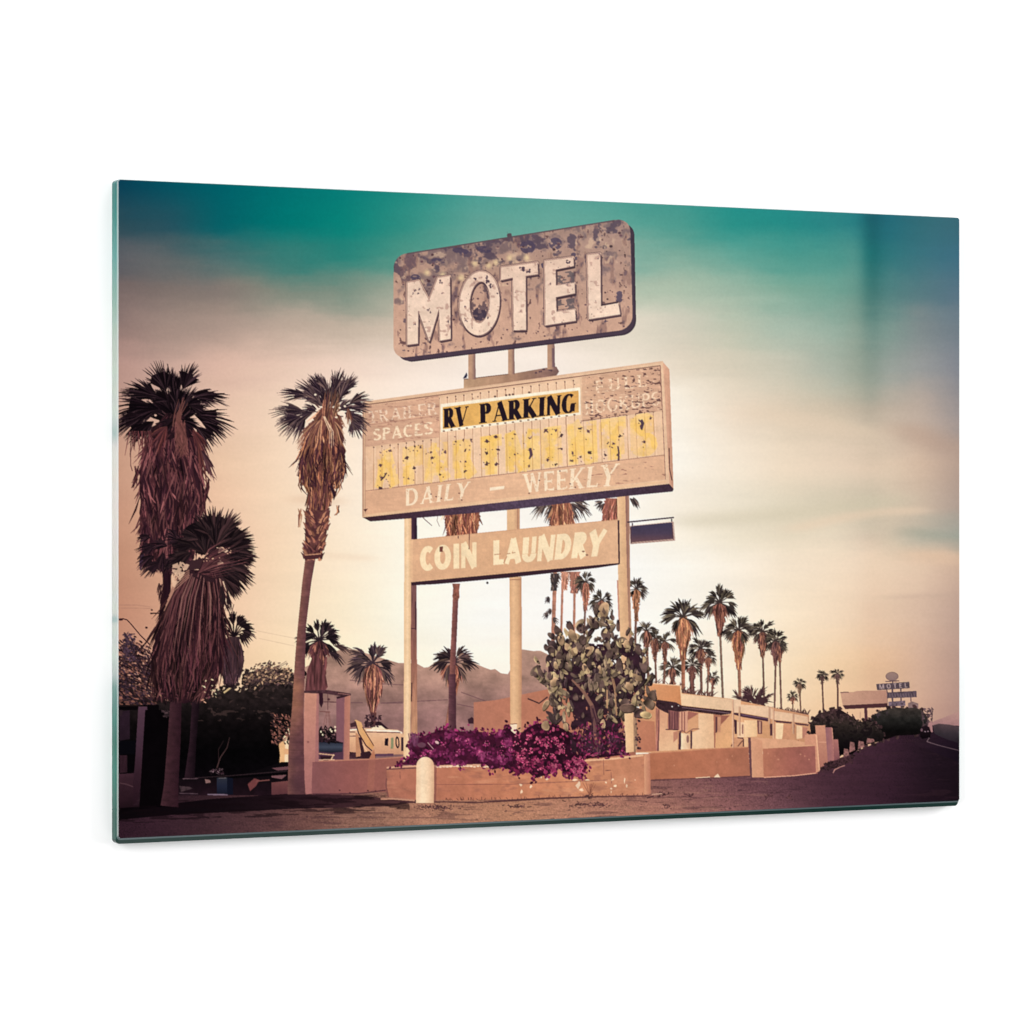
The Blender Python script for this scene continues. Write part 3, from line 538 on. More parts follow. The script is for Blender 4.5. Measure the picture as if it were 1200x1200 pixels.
I_RV0 = reg('junk_pile', None, 'shadowed heap of boards and scrap below the thicket')
poly([(208,912),(272,912),(330,893),(346,893),(346,935),(300,932),(208,932)], grad((0,905),(0,935), (12,8,11),(34,18,26)), I_RV0, nz=NM, amp=.5)
stroke([(214,912.6),(232,912.2)], 1.2, c8(96,72,80), I_RV0); stroke([(210,929.6),(232,930.2)], 1.1, c8(78,58,66), I_RV0); stroke([(243,931),(267,931.3)], 1.5, c8(120,100,116), I_RV0)
poly([(210,921),(222,922),(226,924),(212,928)], c8(62,46,50), I_RV0, nz=NF, amp=.5); poly([(240,913),(246,914),(247,917),(241,918)], c8(130,96,92), I_RV0)
poly([(290,919),(298,912),(304,914),(300,921),(293,927)], c8(112,58,58), I_RV0); stroke([(300,915.5),(316,914)], 1.4, c8(120,70,66), I_RV0); poly([(318,917),(346,914),(346,935),(318,935)], grad((0,914),(0,935), (118,68,66),(84,46,52)), I_RV0, nz=NM, amp=.15)
poly([(318,907),(336,908),(330,913),(318,911)], c8(120,80,84), I_RV0); stroke([(222,912),(270,909),(336,903.5)], 1.1, c8(46,32,36), I_RV0); stroke([(270,911),(346,906)], 2.4, c8(6,4,6), I_RV0)
poly([(318,900),(338,898),(338,902),(325,903)], c8(104,66,72), I_RV0)
I_BX = reg('oil_drum', None, 'dark blue container among the shadowed scrap')
poly([(254,911.5),(266,911),(266,930.5),(254,930.5)], grad((0,911),(0,930), (44,46,56),(32,36,54),(22,24,38)), I_BX); poly([(266,911),(273,912),(273,931),(266,931)], c8(16,18,32), I_BX); stroke([(256,912),(265,911.6)], 1, c8(96,88,92), I_BX)
leaves(40, 245, 262, 901, 907, [c8(60,36,46),c8(110,86,92),c8(40,24,30)], I_RV0, .9)
gs = [(126,948),(180,944),(250,936),(340,930),(420,932),(455,936),(500,938),(455,945),(400,946),(340,948),(300,950),(200,955),(126,962)]
poly(gs, grad((139,0),(500,0), (4,2,4),(8,4,8),(20,10,16),(52,28,36),(84,50,52)), I_GRD, .85, nz=NH, amp=.3)
put(mask([(126,940),(480,930),(480,950),(126,966)]), c8(18,8,12), None, .5, where=lambda sy, sx: (vnoise(22,2.4,61,3)[sy, sx] > .02)&(IDM[sy, sx] == I_GRD))
# ---- camper, digger arm, tub, gate pillars
I_RV = reg('camper_van', None, 'cream camper parked beyond the low wall')
poly([(409,855),(425,853.5),(440,853.4),(466,855.2),(471,857.5),(473,862),(473,884),(440,884.5),(409,882)], grad((0,853),(0,884), (238,190,152),(230,174,132),(210,150,116)), I_RV)
stroke([(410,855.5),(425,854.3)], 1.6, c8(252,232,206), I_RV); stroke([(429,855.4),(466,857),(471,859)], 1.8, c8(255,240,218), I_RV); stroke([(429,857.8),(469,858.6)], .9, c8(110,66,64), I_RV); stroke([(410,857.8),(416,857.8)], 1, c8(80,48,56), I_RV); stroke([(409,862.7),(420,862.5)], .9, c8(90,56,62), I_RV)
I_RW = reg('window', I_RV)
poly([(451,865.4),(455,865),(454.6,874),(450.6,873.6)], c8(26,16,30), I_RW)
poly([(458,864.6),(461,864.4),(460.8,877.6),(457.8,877.2)], c8(140,142,104), I_RW)
poly([ell(465.6,870,2.4,7,4), ell(465.7,870,1.1,4.8,4)], c8(30,18,32), I_RW); poly([(470,864),(472.6,864),(472.6,880),(470,880)], c8(60,38,50), I_RW)
poly([(434,852),(440,850.4),(449,850.2),(453,854.6),(436,854.8)], c8(248,222,186), I_RV); poly([(436,849.5),(439,845.5),(446,846),(453,852),(456,854.4),(452,854.4),(447,850.4)], c8(48,26,36), I_RV)
poly([(440,883.5),(461,883),(461,886),(440,886.4)], c8(96,62,82), I_RV); poly([(409,881),(440,884),(440,889),(409,889)], c8(66,38,46), I_RV, nz=NB, amp=.9)
stroke([(443.5,840),(443.5,846)], .9, c8(80,48,56), I_RV)
I_DG = reg('digger_arm', None, 'bent yellow tan digger arm in front of the camper')
poly([(415.4,844),(417,843.4),(423.4,846.6),(425.6,853),(438,874.2),(437,878.6),(428,873),(420,859)], grad((415,0),(438,0), (232,178,120),(216,152,96)), I_DG); stroke([(424.6,852),(438,874)], .9, c8(84,50,48), I_DG); stroke([(416,845),(420,859),(429,874),(436,880)], 1.4, c8(70,40,46), I_DG)
poly([(416.5,858),(421,862),(422.5,886),(417,887)], c8(196,136,100), I_DG); poly([(420,864),(423,864),(428,886),(424,888)], c8(56,32,40), I_DG); stroke([(425,872),(430,881)], 1.6, c8(232,182,140), I_DG)
poly([(424,882),(433,880),(437,886),(430,889),(424,888)], c8(52,28,36), I_DG); poly([(437,880),(438.4,878),(440,890),(432,890)], c8(190,120,90), I_DG); poly([(410,848),(416,846),(418,851),(411,852.5)], c8(70,42,48), I_DG)
I_TUB = reg('planter_tub', None, 'slate coloured tub with dark plants between the pillars')
poly([(372,866),(396,866),(402.6,870),(402.6,890),(372,890)], c8(84,52,70), I_TUB)
poly([(372.6,869),(402,870.6),(401,881),(388,882.4),(372.6,880.6)], grad((0,869),(0,882), (38,40,54),(66,72,88),(30,30,42)), I_TUB); stroke([(372.6,869),(402.4,870.6)], 1.2, c8(20,16,24), I_TUB)
leaves(150, 373, 396, 851, 870, [c8(30,20,24),c8(44,26,32),c8(16,12,14)], I_TUB, 1.3, lambda x, y: (y-848)/14)
for x, y in ((376,857.5),(378,861),(387,855),(388.5,857),(392.6,852),(392.8,856)): poly(ell(x,y,1.1,1.3), c8(246,218,182), I_TUB)
stroke([(372,883),(392,885)], 1.2, c8(232,180,140), I_TUB); poly([(375,886),(390,886),(386,892),(377,892)], c8(48,24,32), I_TUB); stroke([(372,890.5),(392,890)], 1, c8(232,186,150), I_TUB); stroke([(391,884),(387,892)], 1.1, c8(240,196,156), I_TUB)
palm(436,836,6,'stub of trunk',tb=None,nf=1,den=2) if False else None
# ---- mid distance palms behind the gate and signs
I_PR = palm(437,777,25,'bushy palm with a brown skirt left of the white sign post',tb=None,sk=60,sw=25,nf=15,den=10,cols=[c8(62,46,54),c8(88,66,68),c8(44,32,40),c8(120,92,84)],scol=[c8(196,130,100),c8(160,98,80),c8(104,58,60),c8(128,76,70)])
trunk([(434,835),(435,852)],[(441,835),(440,852)],c8(70,40,46),c8(110,66,60),I_PR,3); leaves(50,427,446,838,852,[c8(44,26,34),c8(70,44,52)],I_PR,1.2)
I_PQ = palm(374,750,24,'dark palm half hidden behind the leaning trunk',tb=None,sk=62,sw=20,nf=12,den=10,cols=[c8(42,30,36),c8(64,46,50),c8(28,20,26)],scol=[c8(104,58,58),c8(150,96,78),c8(66,38,46),c8(84,46,52)])
fan(392,757,-8,22,34,10,[c8(60,42,46),c8(84,60,58)],I_PQ,1.4,.25,.4); fan(386,764,-30,22,34,9,[c8(50,34,40),c8(70,50,52)],I_PQ,1.6,.25,.5)
poly([(366,770),(372,766),(380,782),(384,805),(380,811),(357,811),(360,785)], c8(96,54,56), I_PQ, nz=NV, amp=.9)
# ---- gateway
I_GT = reg('gate_pillar', None, 'tall pale pink pillar beside the leaning palm trunk')
poly([(356.8,812.4),(373,812.6),(373,893),(366,900),(365.5,930),(358,931),(355.5,895),(355,870),(356,840)], grad((355,812),(372,930), (206,142,118),(188,124,112),(170,108,104)), I_GT, nz=NM, amp=.06); poly([(371,813),(373.6,813),(373.6,893),(369,895)], c8(164,104,104), I_GT, .7); stroke([(355.8,842),(355.4,880)], .9, c8(110,64,66), I_GT, .6)
poly(ell(361,869.5,1.5,1.1), c8(150,92,88), I_GT)
I_GT2 = reg('gate_pillar', None, 'second gateway pillar with a shaded plum side')
poly([(394,816.5),(404,815.5),(403.4,890),(402,890),(402,870),(394,868)], c8(134,86,94), I_GT2, nz=NM, amp=.06); poly([(403.6,815.6),(410.4,813.4),(409.4,892),(402.6,892)], grad((403,0),(410,0), (176,112,100),(196,128,106)), I_GT2, nz=NM, amp=.05)
I_LW2 = reg('low_wall', None, 'low plum brown wall in front of the camper')
poly([(366,893),(402,891),(440,889),(455,887.5),(473,886.5),(473,897),(453,899),(453,928),(400,931),(365,931)], grad((366,0),(455,0), (138,84,84),(150,88,82),(160,96,84)), I_LW2, nz=NM, amp=.08)
stroke([(373,892),(440,889.4),(473,887)], 1.4, c8(190,124,102), I_LW2); poly([(432,889),(440,889),(438,925),(430,928)], c8(176,108,88), I_LW2, .4); stroke([(366,930.5),(420,930),(452,926)], 1.4, c8(90,52,58), I_LW2)
for x, y in ((398,926),(431,926.5),(440,927),(410,929)): poly(ell(x,y,1.2,.8), c8(70,40,44), I_LW2)
I_BM = reg('beam', None, 'rough dark beam laid across the two gate pillars')
poly([(356,809.4),(384,808.6),(400,811),(411,812.8),(411,815),(400,816),(380,812.6),(356,812)], c8(72,44,50), I_BM, nz=NF, amp=.6); poly([(394,816.4),(411,814.4),(404,816.8),(395,819)], c8(54,32,40), I_BM); stroke([(396,812.4),(410,814.2)], .8, c8(160,108,100), I_BM)
I_CH = reg('wind_chime', None, 'hanging chime and dark plant under the beam')
poly([(374,812),(378.4,812),(378.6,824),(376.4,829.4),(374,824)], c8(50,24,36), I_CH)
stroke([(384,812),(384,832)], .7, c8(90,54,58), I_CH); stroke([(379,822.4),(394,822.8)], 1.1, c8(92,56,60), I_CH); poly(ell(385,819.5,1.6,1.4), c8(80,46,52), I_CH); stroke([(374,833.6),(387,834.4)], 1, c8(120,74,70), I_CH)
for x in (379,382,386,388): stroke([(384+(x-384)*.3,834),(x,850)], .5, c8(130,82,76), I_CH)
# ---- palms right behind the signs
I_P4 = reg('palm_tree', None, 'tall slim palm whose trunk shows below the laundry sign')
palm4b = palm(531,776,23,'shorter palm directly behind the tall slim trunk',tb=860,tw=4,bx=522,sk=44,sw=17,nf=13,den=9,cols=[c8(64,46,52),c8(92,68,66),c8(48,34,42),c8(128,98,84)],scol=[c8(200,128,98),c8(170,100,82),c8(130,74,68)],tc=c8(160,104,86))
trunk([(531,684),(530.6,700),(529,740),(527,780),(525.5,862)],[(538,684),(537,700),(535.4,740),(533.6,780),(534.4,862)], c8(150,92,82), c8(108,64,66), I_P4, 4)
trunk([(525.8,790),(525.2,862)],[(534,790),(534.6,862)], c8(110,68,74), c8(72,40,50), I_P4, 3)
poly([(530,684),(539,684),(537.8,692),(538.4,700),(536,704),(531,703),(530,698),(531.6,692)], c8(140,84,70), I_P4, nz=NF, amp=.6)
I_S4 = reg('dead_frond_skirt', I_P4)
skirt([(521.5,594),(522,612),(523,630)],[(563,594),(561.5,612),(559,630)],[c8(190,120,86),c8(150,88,68),c8(104,58,54),c8(214,146,106)],I_S4,150,(8,18),1.4,c8(120,68,58),2)
I_P5 = reg('palm_tree', None, 'palm crown peeking out under the big message board')
PC = [c8(70,58,58),c8(96,80,76),c8(50,40,46),c8(126,104,92)]
I_C5 = reg('frond_crown', I_P5); I_S5 = reg('dead_frond_skirt', I_P5)
for hx, hy, a, l, s_ in ((640,592,205,19,70),(644,588,180,18,60),(676,592,-25,19,70),(672,588,0,20,60),(648,596,235,16,60),(668,596,-55,16,60),(650,588,215,18,60),(668,590,-35,18,60)): fan(hx,hy,a,l,s_,11,PC,I_C5,1.3,.3,.5)
skirt([(648,588),(645,604),(643,618)],[(668,588),(672,604),(674,618)],[c8(196,130,94),c8(160,98,76),c8(120,70,62),c8(216,150,110)],I_S5,110,(7,16),1.2,c8(140,84,68),2)
I_P6 = reg('palm_tree', None, 'palm crown half behind the right post under the board')
I_C6 = reg('frond_crown', I_P6); I_S6 = reg('dead_frond_skirt', I_P6)
for hx, hy, a, l, s_ in ((706,588,200,11,70),(708,590,235,10,60),(738,584,-40,14,50),(742,583,-60,13,36)): fan(hx,hy,a,l,s_,8,PC,I_C6,1.3,.2,.5)
skirt([(709,584),(706,600),(705,612)],[(728,584),(727,600),(726,612)],[c8(196,120,96),c8(160,92,80),c8(214,146,120),c8(120,68,64)],I_S6,70,(6,14),1.1,c8(160,96,80),1)
# slim trunks below the laundry board
def slim(x0, x1, y0, y1, w_, label, c=c8(190,128,104)):
    id = reg('palm_tree', None, label); trunk([(x0-w_/2,y0),(x1-w_/2,y1)],[(x0+w_/2,y0),(x1+w_/2,y1)], c*.9, c*1.05, id, 5); return id
a_ = slim(650.5,647.5,670,760,4.4,'leftmost slim trunk below the laundry board with small side fronds')
for x, y in ((649,680),(652,676),(644,702),(642,720),(648,726),(646,716)): fan(x,y,180 if x < 648 else 0,7,150,8,PC,a_,1.1,.3,.5)
skirt([(645,672),(646,690)],[(655,672),(652,692)],PC,a_,30,(4,9),1.2,None,1)
b_ = slim(659.5,657.5,670,745,2.6,'second slim trunk below the laundry board'); skirt([(657,670),(659,688)],[(667,670),(664,690)],[c8(200,138,112),c8(170,110,90)],b_,24,(4,9),1.1,None,2)
c_ = slim(673.5,672.5,670,745,2.8,'third slim trunk below the laundry board'); skirt([(667,670),(669,694)],[(680,670),(677,690)],[c8(170,110,92),c8(130,80,74),c8(200,136,110)],c_,34,(4,10),1.1,None,2)
d_ = palm(686,682,13,'slim palm whose dark crown hangs below the laundry board',tb=745,tw=2.2,bx=684.5,sk=32,sw=10,nf=12,den=8,scol=[c8(204,134,106),c8(150,90,78)])
palm(705,703,12.5,'small dark palm just above the cactus top',tb=730,tw=3,sk=20,sw=8,nf=13,den=8)
# ---- sign posts
I_PS1 = reg('sign_post', None, 'left steel post of the big sign')
poly([(481,600),(488.4,600),(488.6,632),(481,632)], grad((481,0),(488,0), (96,62,78),(40,24,40)), I_PS1, nz=NV, amp=.4)
poly([(481.4,683),(488,683),(489,862),(481.6,862)], grad((0,683),(0,862), (120,78,78),(150,96,82),(206,150,112)), I_PS1, nz=NV, amp=.3); stroke([(487,705),(487,738)], 1.3, c8(70,40,50), I_PS1); stroke([(481.6,736.5),(486,736.5)], .9, c8(70,40,50), I_PS1)
stroke([(482.5,800),(482,822)], 1.4, c8(84,48,50), I_PS1); poly([(481,860),(487,859),(487.6,862),(484,864),(481,862)], c8(60,34,44), I_PS1)
poly([(473.6,604),(482,604),(481.6,700),(481,890),(472.6,892),(473.4,760)], grad((473,0),(482,0), (238,192,146),(250,212,168),(226,176,130)), I_PS1)
I_PS2 = reg('sign_post', None, 'middle round steel post of the big sign')
poly([(594,588),(609,588),(609,626),(594,626)], grad((594,0),(609,0), (232,184,138),(238,190,144),(200,148,114)), I_PS2); stroke([(606.6,588),(606.6,624)], .9, c8(176,124,98), I_PS2)
poly([(597,676),(611,676),(611.4,760),(611,858),(606,868),(598,870),(597.4,760)], grad((597,0),(611,0), (222,170,124),(238,188,142),(226,176,130),(196,142,106)), I_PS2); stroke([(597,679.4),(611,679)], 1, c8(170,120,94), I_PS2)
poly([(598,849),(606,848),(604,866),(599,868)], c8(250,222,190), I_PS2); stroke([(598,848.6),(606,848)], 1, c8(150,100,84), I_PS2)
I_PS3 = reg('sign_post', None, 'right steel post of the big sign behind the cactus')
poly([(732,572),(737,572),(738.6,700),(745,880),(738,882),(734,720)], grad((732,0),(740,0), (140,96,92),(196,146,112)), I_PS3)
poly([(723,576),(732.6,574),(734.6,670),(737.6,760),(741.4,881),(732,881),(727,760),(724,668)], grad((723,0),(735,0), (240,194,150),(232,184,138),(222,172,130)), I_PS3, nz=NM, amp=.03)
stroke([(723.6,680),(726,740)], 1.6, c8(206,142,116), I_PS3)
# ---- small hanging sign
I_HS = reg('hanging_sign', None, 'small blank dark sign hung out from the right post')
stroke([(735,612),(789.6,606.4)], 1.6, c8(66,48,62), I_HS); stroke([(741,613),(741,617)], 1.5, c8(60,44,56), I_HS); stroke([(787,608),(787,612)], 1.5, c8(60,44,56), I_HS)
poly([(737.4,616.4),(789.4,611.2),(791.2,633.6),(738.4,637.8)], c8(196,160,146), I_HS)
poly([(738.4,617.6),(788.6,612.6),(790.2,632.6),(739,636.8)], c8(92,62,70), I_HS)
poly([(739.6,616.8),(787,612.2),(788,631.4),(740,635)], grad((0,614),(0,636), (66,60,84),(76,62,82),(112,76,80)), I_HS)
stroke([(740,636),(789,632)], .9, c8(206,170,150), I_HS); stroke([(788.4,613),(790,633)], .8, c8(214,180,164), I_HS)
# ---- laundry board
I_CB = reg('laundry_board', None, 'plain tan board reading COIN LAUNDRY in cream letters')
poly([(481.6,681),(724.6,658.6),(725,661.6),(700,665.4),(600,676.6),(510,684.6),(482,686)], c8(56,34,44), I_CB); poly([(723.4,610),(725.6,609.6),(726.4,661),(724.2,661)], c8(70,44,52), I_CB)
poly([(481.2,632.4),(723.6,608.6),(724.6,659.8),(481,682.4)], grad((481,632),(724,660), (228,176,136),(226,174,132),(232,182,142)), I_CB, nz=NM, amp=.03)
stroke([(481.2,632.8),(723.6,609.2)], .8, c8(214,160,122), I_CB); poly([(481,633),(484,633),(483.6,681),(481,682)], c8(240,192,148), I_CB, .6)
I_CT = reg('lettering', I_CB, 'cream painted word COIN')
text('COIN', [(492,640.5),(558.6,635.2),(558.6,664.6),(492,669.6)], .30, .23, False, c8(253,224,180), I_CT, gap=.02)
I_CT = reg('lettering', I_CB, 'cream painted word LAUNDRY')
text('LAUNDRY', [(577,633.6),(711.6,620.4),(705.4,651.4),(577,662.4)], .30, .22, False, c8(253,226,184), I_CT, gap=.02)
poly([(515,640.6),(519,640.4),(518.6,646.8),(515,646.8)], c8(120,66,60), I_CT); stroke([(549.8,625),(549.6,643.6)], .9, c8(110,70,62), I_CB); stroke([(537,628),(536.8,631)], 1, c8(80,50,50), I_CB)
for p in ((683.4,646.2),(687.6,650.4)): poly(ell(p[0],p[1],1.6,1), c8(140,96,80), I_CT)
for x, y in ((579,650),(583,649.6),(594,649),(600,648)): stroke([(x,y),(x+4,y-.6)], .9, c8(190,136,104), I_CT)
stroke([(590,660),(594,652)], .8, c8(190,136,104), I_CT)
for x, y in ((494,607),(496,609),(543,595)): pass
stroke([(493,604),(498,609),(506,616)], [.6,.8,.6], c8(90,56,58), I_WIRE); stroke([(514,600),(512,610),(515,617)], .5, c8(130,92,84), I_WIRE)
poly(ell(571,683,1.3,1.5), c8(60,50,50), I_WIRE)
# ---- message board
I_MS = reg('message_board', None, 'wide weathered tan message board with flaking lettering')
poly([(424.4,606),(784,567),(789.4,573),(788,576),(736,581),(600,597),(500,606),(434,611)], grad((424,0),(789,0), (60,36,46),(84,66,86),(64,46,60)), I_MS, nz=NF, amp=.3)
poly([(776.6,424),(784.4,433),(789.2,573),(784,567)], grad((776,0),(789,0), (228,174,142),(206,150,122)), I_MS, nz=NV, amp=.12)
stroke([(784,525),(784.6,550),(787.4,563)], 1.2, c8(96,62,60), I_MS)
MF = [(425,471.6),(776.8,423.8),(784.4,567),(424.4,606.6)]
poly(MF, grad((425,0),(784,0), (222,178,142),(235,192,156),(236,194,158)), I_MS, nz=NM, amp=.05)
stroke([MF[0],MF[1]], 1.6, c8(228,184,150), I_MS); stroke([(425.8,473),(425.2,605)], 2, c8(196,150,122), I_MS)
stroke([(428,474.4),(774,428.4)], 1.0, c8(110,72,64), I_MS, .85); stroke([(428.6,475),(428,602)], .9, c8(166,118,96), I_MS, .7); stroke([(773.6,429),(779.6,562)], 1.1, c8(140,94,82), I_MS, .85); stroke([(428,604),(780,564.6)], 2.6, c8(238,192,150), I_MS, .9)
mf = homog([(428.6,475),(773.4,429),(779.4,562),(428.2,603)])
# ribbed middle
I_RB = reg('ribbed_panel', I_MS)
rb = [tuple(mf((0.0,.375))), tuple(mf((.25,.335))), tuple(mf((.25,.02))), tuple(mf((.735,.02))), tuple(mf((.735,.40))), tuple(mf((1,.37))), tuple(mf((1,.785))), tuple(mf((0,.785)))]
poly(rb, grad((428,0),(780,0), (236,190,152),(244,204,168),(240,196,158)), I_RB, nz=NM, amp=.04)
NR = 35
for k in range(1, NR):
    u = k/NR; p0, p1 = mf((u, .02 if .25 < u < .735 else .39)), mf((u, .785))
    stroke([p0, p1], 1.0, c8(176,124,100), I_RB, .6 if k % 4 else .9); stroke([p0+(1.4, 0), p1+(1.4, 0)], 1.1, c8(252,218,182), I_RB, .5)
    poly(ell(p0[0], p0[1]+1, .9, .7), c8(90,60,56), I_RB); 
    if rng.rand() < .25: poly(ell(p0[0]+rng.randn()*2, p0[1]+3+rng.rand()*3, .7, .7), c8(100,66,60), I_RB)
stroke([mf((0,.375)), mf((.25,.375))], 1.2, c8(120,80,70), I_MS, .8); stroke([mf((.735,.40)), mf((1,.385))], 1.2, c8(120,80,70), I_MS, .8)
stroke([mf((0,.787)), mf((1,.787))], 1.0, c8(150,104,86), I_MS, .7); stroke([mf((.25,.02)), mf((.25,.375))], 1.1, c8(150,106,88), I_MS, .8)
# yellow words
I_YL = reg('lettering', I_MS, 'flaking yellow word APARTMENTS')
flake = lambda sy, sx: NM[sy, sx] > -.17
text('APARTMENTS', [mf((.035,.44)), mf((.975,.40)), mf((.975,.775)), mf((.035,.775))], .40, .30, False, c8(250,208,130), I_YL, .7, gap=.16, where=flake)
text('APARTMENTS', [mf((.035,.44)), mf((.975,.40)), mf((.975,.775)), mf((.035,.775))], .26, .16, False, c8(246,196,104), I_YL, .6, gap=.30, where=lambda sy, sx: NL[sy, sx] > -.1)
n5 = vnoise(7,16,72,3)
for x0, x1, v0_, v1_, al_ in ((443,461,.05,.75,1),(473,478,0,.8,.8),(481,498,0,.55,1),(499,510,.1,.95,.7),(510,527,.0,.7,.9),(533,555,0,.75,1),(567,573,0,.85,.9),(573,585,0,.8,.9),(595,607,0,.85,.9),(615,624,.05,.95,1),(636,642,0,.9,.9),(642,660,0,.85,.95),(667,676,.0,.95,.9),(676,700,.05,.8,.85),(703,716,0,.7,.8),(716,731,.05,.9,.85),(738,765,0,.85,.8)):
    u0, u1 = (x0-428.6)/346., (x1-428.6)/346.
    poly([mf((u0,.43+.34*v0_)), mf((u1,.43+.34*v0_)), mf((u1,.43+.34*v1_)), mf((u0,.43+.34*v1_))], c8(244,196,104), I_YL, .5*al_, nz=NM, amp=.1, where=lambda sy, sx: n5[sy, sx] > -.14)
for k in range(1, NR): stroke([mf((k/NR,.43)), mf((k/NR,.775))], .8, c8(206,152,96), None, .6)
poly([mf((0,.4)), mf((1,.4)), mf((1,.78)), mf((0,.78))], c8(246,206,172), None, .35, where=lambda sy, sx: vnoise(9, 30, 71, 2)[sy, sx] > .12)
FL = [(447,482+48),(457,528),(446,545),(452,555),(447,560),(446,572),(456,568),(476,525),(486,523),(492,524),(476,537),(486,549),(478,561),(504,530),(506,537),(516,556),(522,529),(534,518),(543,516),(552,516),(545,528),(545,541),(545,552),(571,517),(581,512),(583,527),(570,531),(570,544),(582,544),(603,509),(603,533),(621,514),(621,528),(622,560),(640,505),(651,504),(658,510),(658,526),(642,539),(651,544),(680,502),(690,505),(671,531),(670,540),(691,530),(680,535),(712,520),(719,520),(709,533),(724,533),(727,511),(749,493),(752,500),(762,490),(755,518),(620,546)]
for x, y in FL:
    n = 9; t = np.sort(rng.rand(n))*6.283; r = (.35+rng.rand(n)*.9); sx_ = 1.2+2.2*rng.rand(); sy_ = 1.2+2.2*rng.rand()
    poly([(x+sx_*ri*math.cos(a), y+sy_*ri*math.sin(a)) for a, ri in zip(t, r)], jit(c8(92,64,70), .2), I_YL)
    for _ in range(2): poly(ell(x+rng.randn()*3.4, y+rng.randn()*4, .5+.6*rng.rand(), .4+.4*rng.rand(), 180*rng.rand(), 6), c8(110,78,76), I_YL)
stroke([(751,492),(753,496),(752,504)], [3.4,4,1.2], c8(82,62,74), I_YL); stroke([(724,523),(725,530),(724.6,541)], 1.8, c8(92,66,76), I_YL); stroke([(621,525),(622.6,533),(620,538)], [3,3.6,1.5], c8(92,66,78), I_YL); stroke([(446,563),(450,559),(453,554)], 1.5, c8(82,58,62), I_YL)
# side panels
I_TS = reg('panel', I_MS, 'left panel with worn words TRAILER SPACES')
tsq = [(428.8,475.6),(514.6,464),(514.8,512.6),(428.8,524)]
poly(tsq, grad((428,475),(514,515), (214,166,136),(222,172,140)), I_TS, nz=NH, amp=.14)
text('TRAILER', [(431.6,482.4),(512.4,471),(512.6,485),(431.8,496.4)], .17, .1, True, c8(246,214,184), I_TS, .9, gap=.1, where=lambda sy, sx: NF[sy, sx] > -.1)
text('SPACES', [(437,503),(507.6,494),(507,508.6),(437,516.6)], .2, .12, True, c8(253,224,188), I_TS, .95, gap=.1, where=lambda sy, sx: NF[sy, sx] > -.22)
poly(tsq, c8(140,94,84), None, .55, where=lambda sy, sx: (vnoise(6,2,81,3)[sy, sx] > .2)&(XY(sy, sx)[1] < 497))
poly(tsq, c8(170,118,98), None, .5, where=lambda sy, sx: (vnoise(8,2.4,82,3)[sy, sx] > .2))
for y in (498,): stroke([(429,y+.6),(514,y-11)], .8, c8(176,126,106), I_TS, .7)
I_FH = reg('panel', I_MS, 'right panel with badly peeled words FULL HOOKUPS')
fhq = [(681.6,442),(773.2,429.4),(775,481.6),(682.4,492.6)]
poly(fhq, grad((682,0),(775,0), (224,176,142),(216,168,138)), I_FH, nz=NH, amp=.14)
text('FULL', [(697,446.6),(757,438.4),(757.6,452.6),(698,460.8)], .17, .09, True, c8(252,222,188), I_FH, .9, gap=.3, where=lambda sy, sx: NF[sy, sx] > -.14)
text('HOOKUPS', [(685,471),(773,458.6),(773.4,474.6),(686,486)], .17, .09, True, c8(252,222,188), I_FH, .85, gap=.12, where=lambda sy, sx: NF[sy, sx] > -.1)
v1 = vnoise(4.2,1.7,83,2); v2 = vnoise(5,2,84,2)
poly(fhq, c8(96,62,62), None, .85, where=lambda sy, sx: (v1[sy, sx]+.0022*(XY(sy, sx)[0]-728)*(1)+.0016*abs(XY(sy, sx)[1]-462)*0 > .21))
poly(fhq, c8(250,214,180), None, .5, where=lambda sy, sx: (v2[sy, sx] > .26)); poly(fhq, c8(86,54,60), None, .8, where=lambda sy, sx: (v2[sy, sx] < -.24)&(XY(sy, sx)[1] > 463)&(XY(sy, sx)[0] < 740))
# daily weekly
I_DW = reg('lettering', I_MS, 'worn cream word DAILY')
poly([mf((0,.79)), mf((1,.79)), mf((1,1)), mf((0,1))], grad((428,0),(780,0), (224,172,136),(234,184,146),(228,178,142)), I_MS, nz=NH, amp=.07)
poly([mf((.55,.8)), mf((1,.8)), mf((1,1)), mf((.55,1))], c8(150,100,86), None, .7, where=lambda sy, sx: vnoise(8,1.5,85,2)[sy, sx] > .3)
text('DAILY', [(474.6,573),(551,564.4),(546.6,584),(474.6,593)], .2, .1, True, c8(254,228,194), I_DW, .95, gap=.16, where=lambda sy, sx: NF[sy, sx] > -.26)
I_DW = reg('lettering', I_MS, 'worn cream word WEEKLY')
text('WEEKLY', [(613.6,555.6),(725.6,543),(720,569),(616,577)], .19, .1, True, c8(254,228,194), I_DW, .95, gap=.1, where=lambda sy, sx: NF[sy, sx] > -.27)
I_DW = reg('painted_dash', I_MS)
poly([(574,571.4),(591,569.4),(590.6,573),(574,575)], c8(254,230,198), I_DW)
for x, y in ((505,579),(511,582),(517,584),(541,586),(538,578),(668,567),(656,552),(674,571),(620,578),(632,563)): poly(ell(x,y,.9,.7), c8(96,62,60), I_DW)
for x in range(430,470,7): poly(ell(x,512+0*x,0.1,.1), c8(90,60,56), I_MS)
poly([(426,597),(431,596),(428,600)], c8(90,50,50), I_MS)
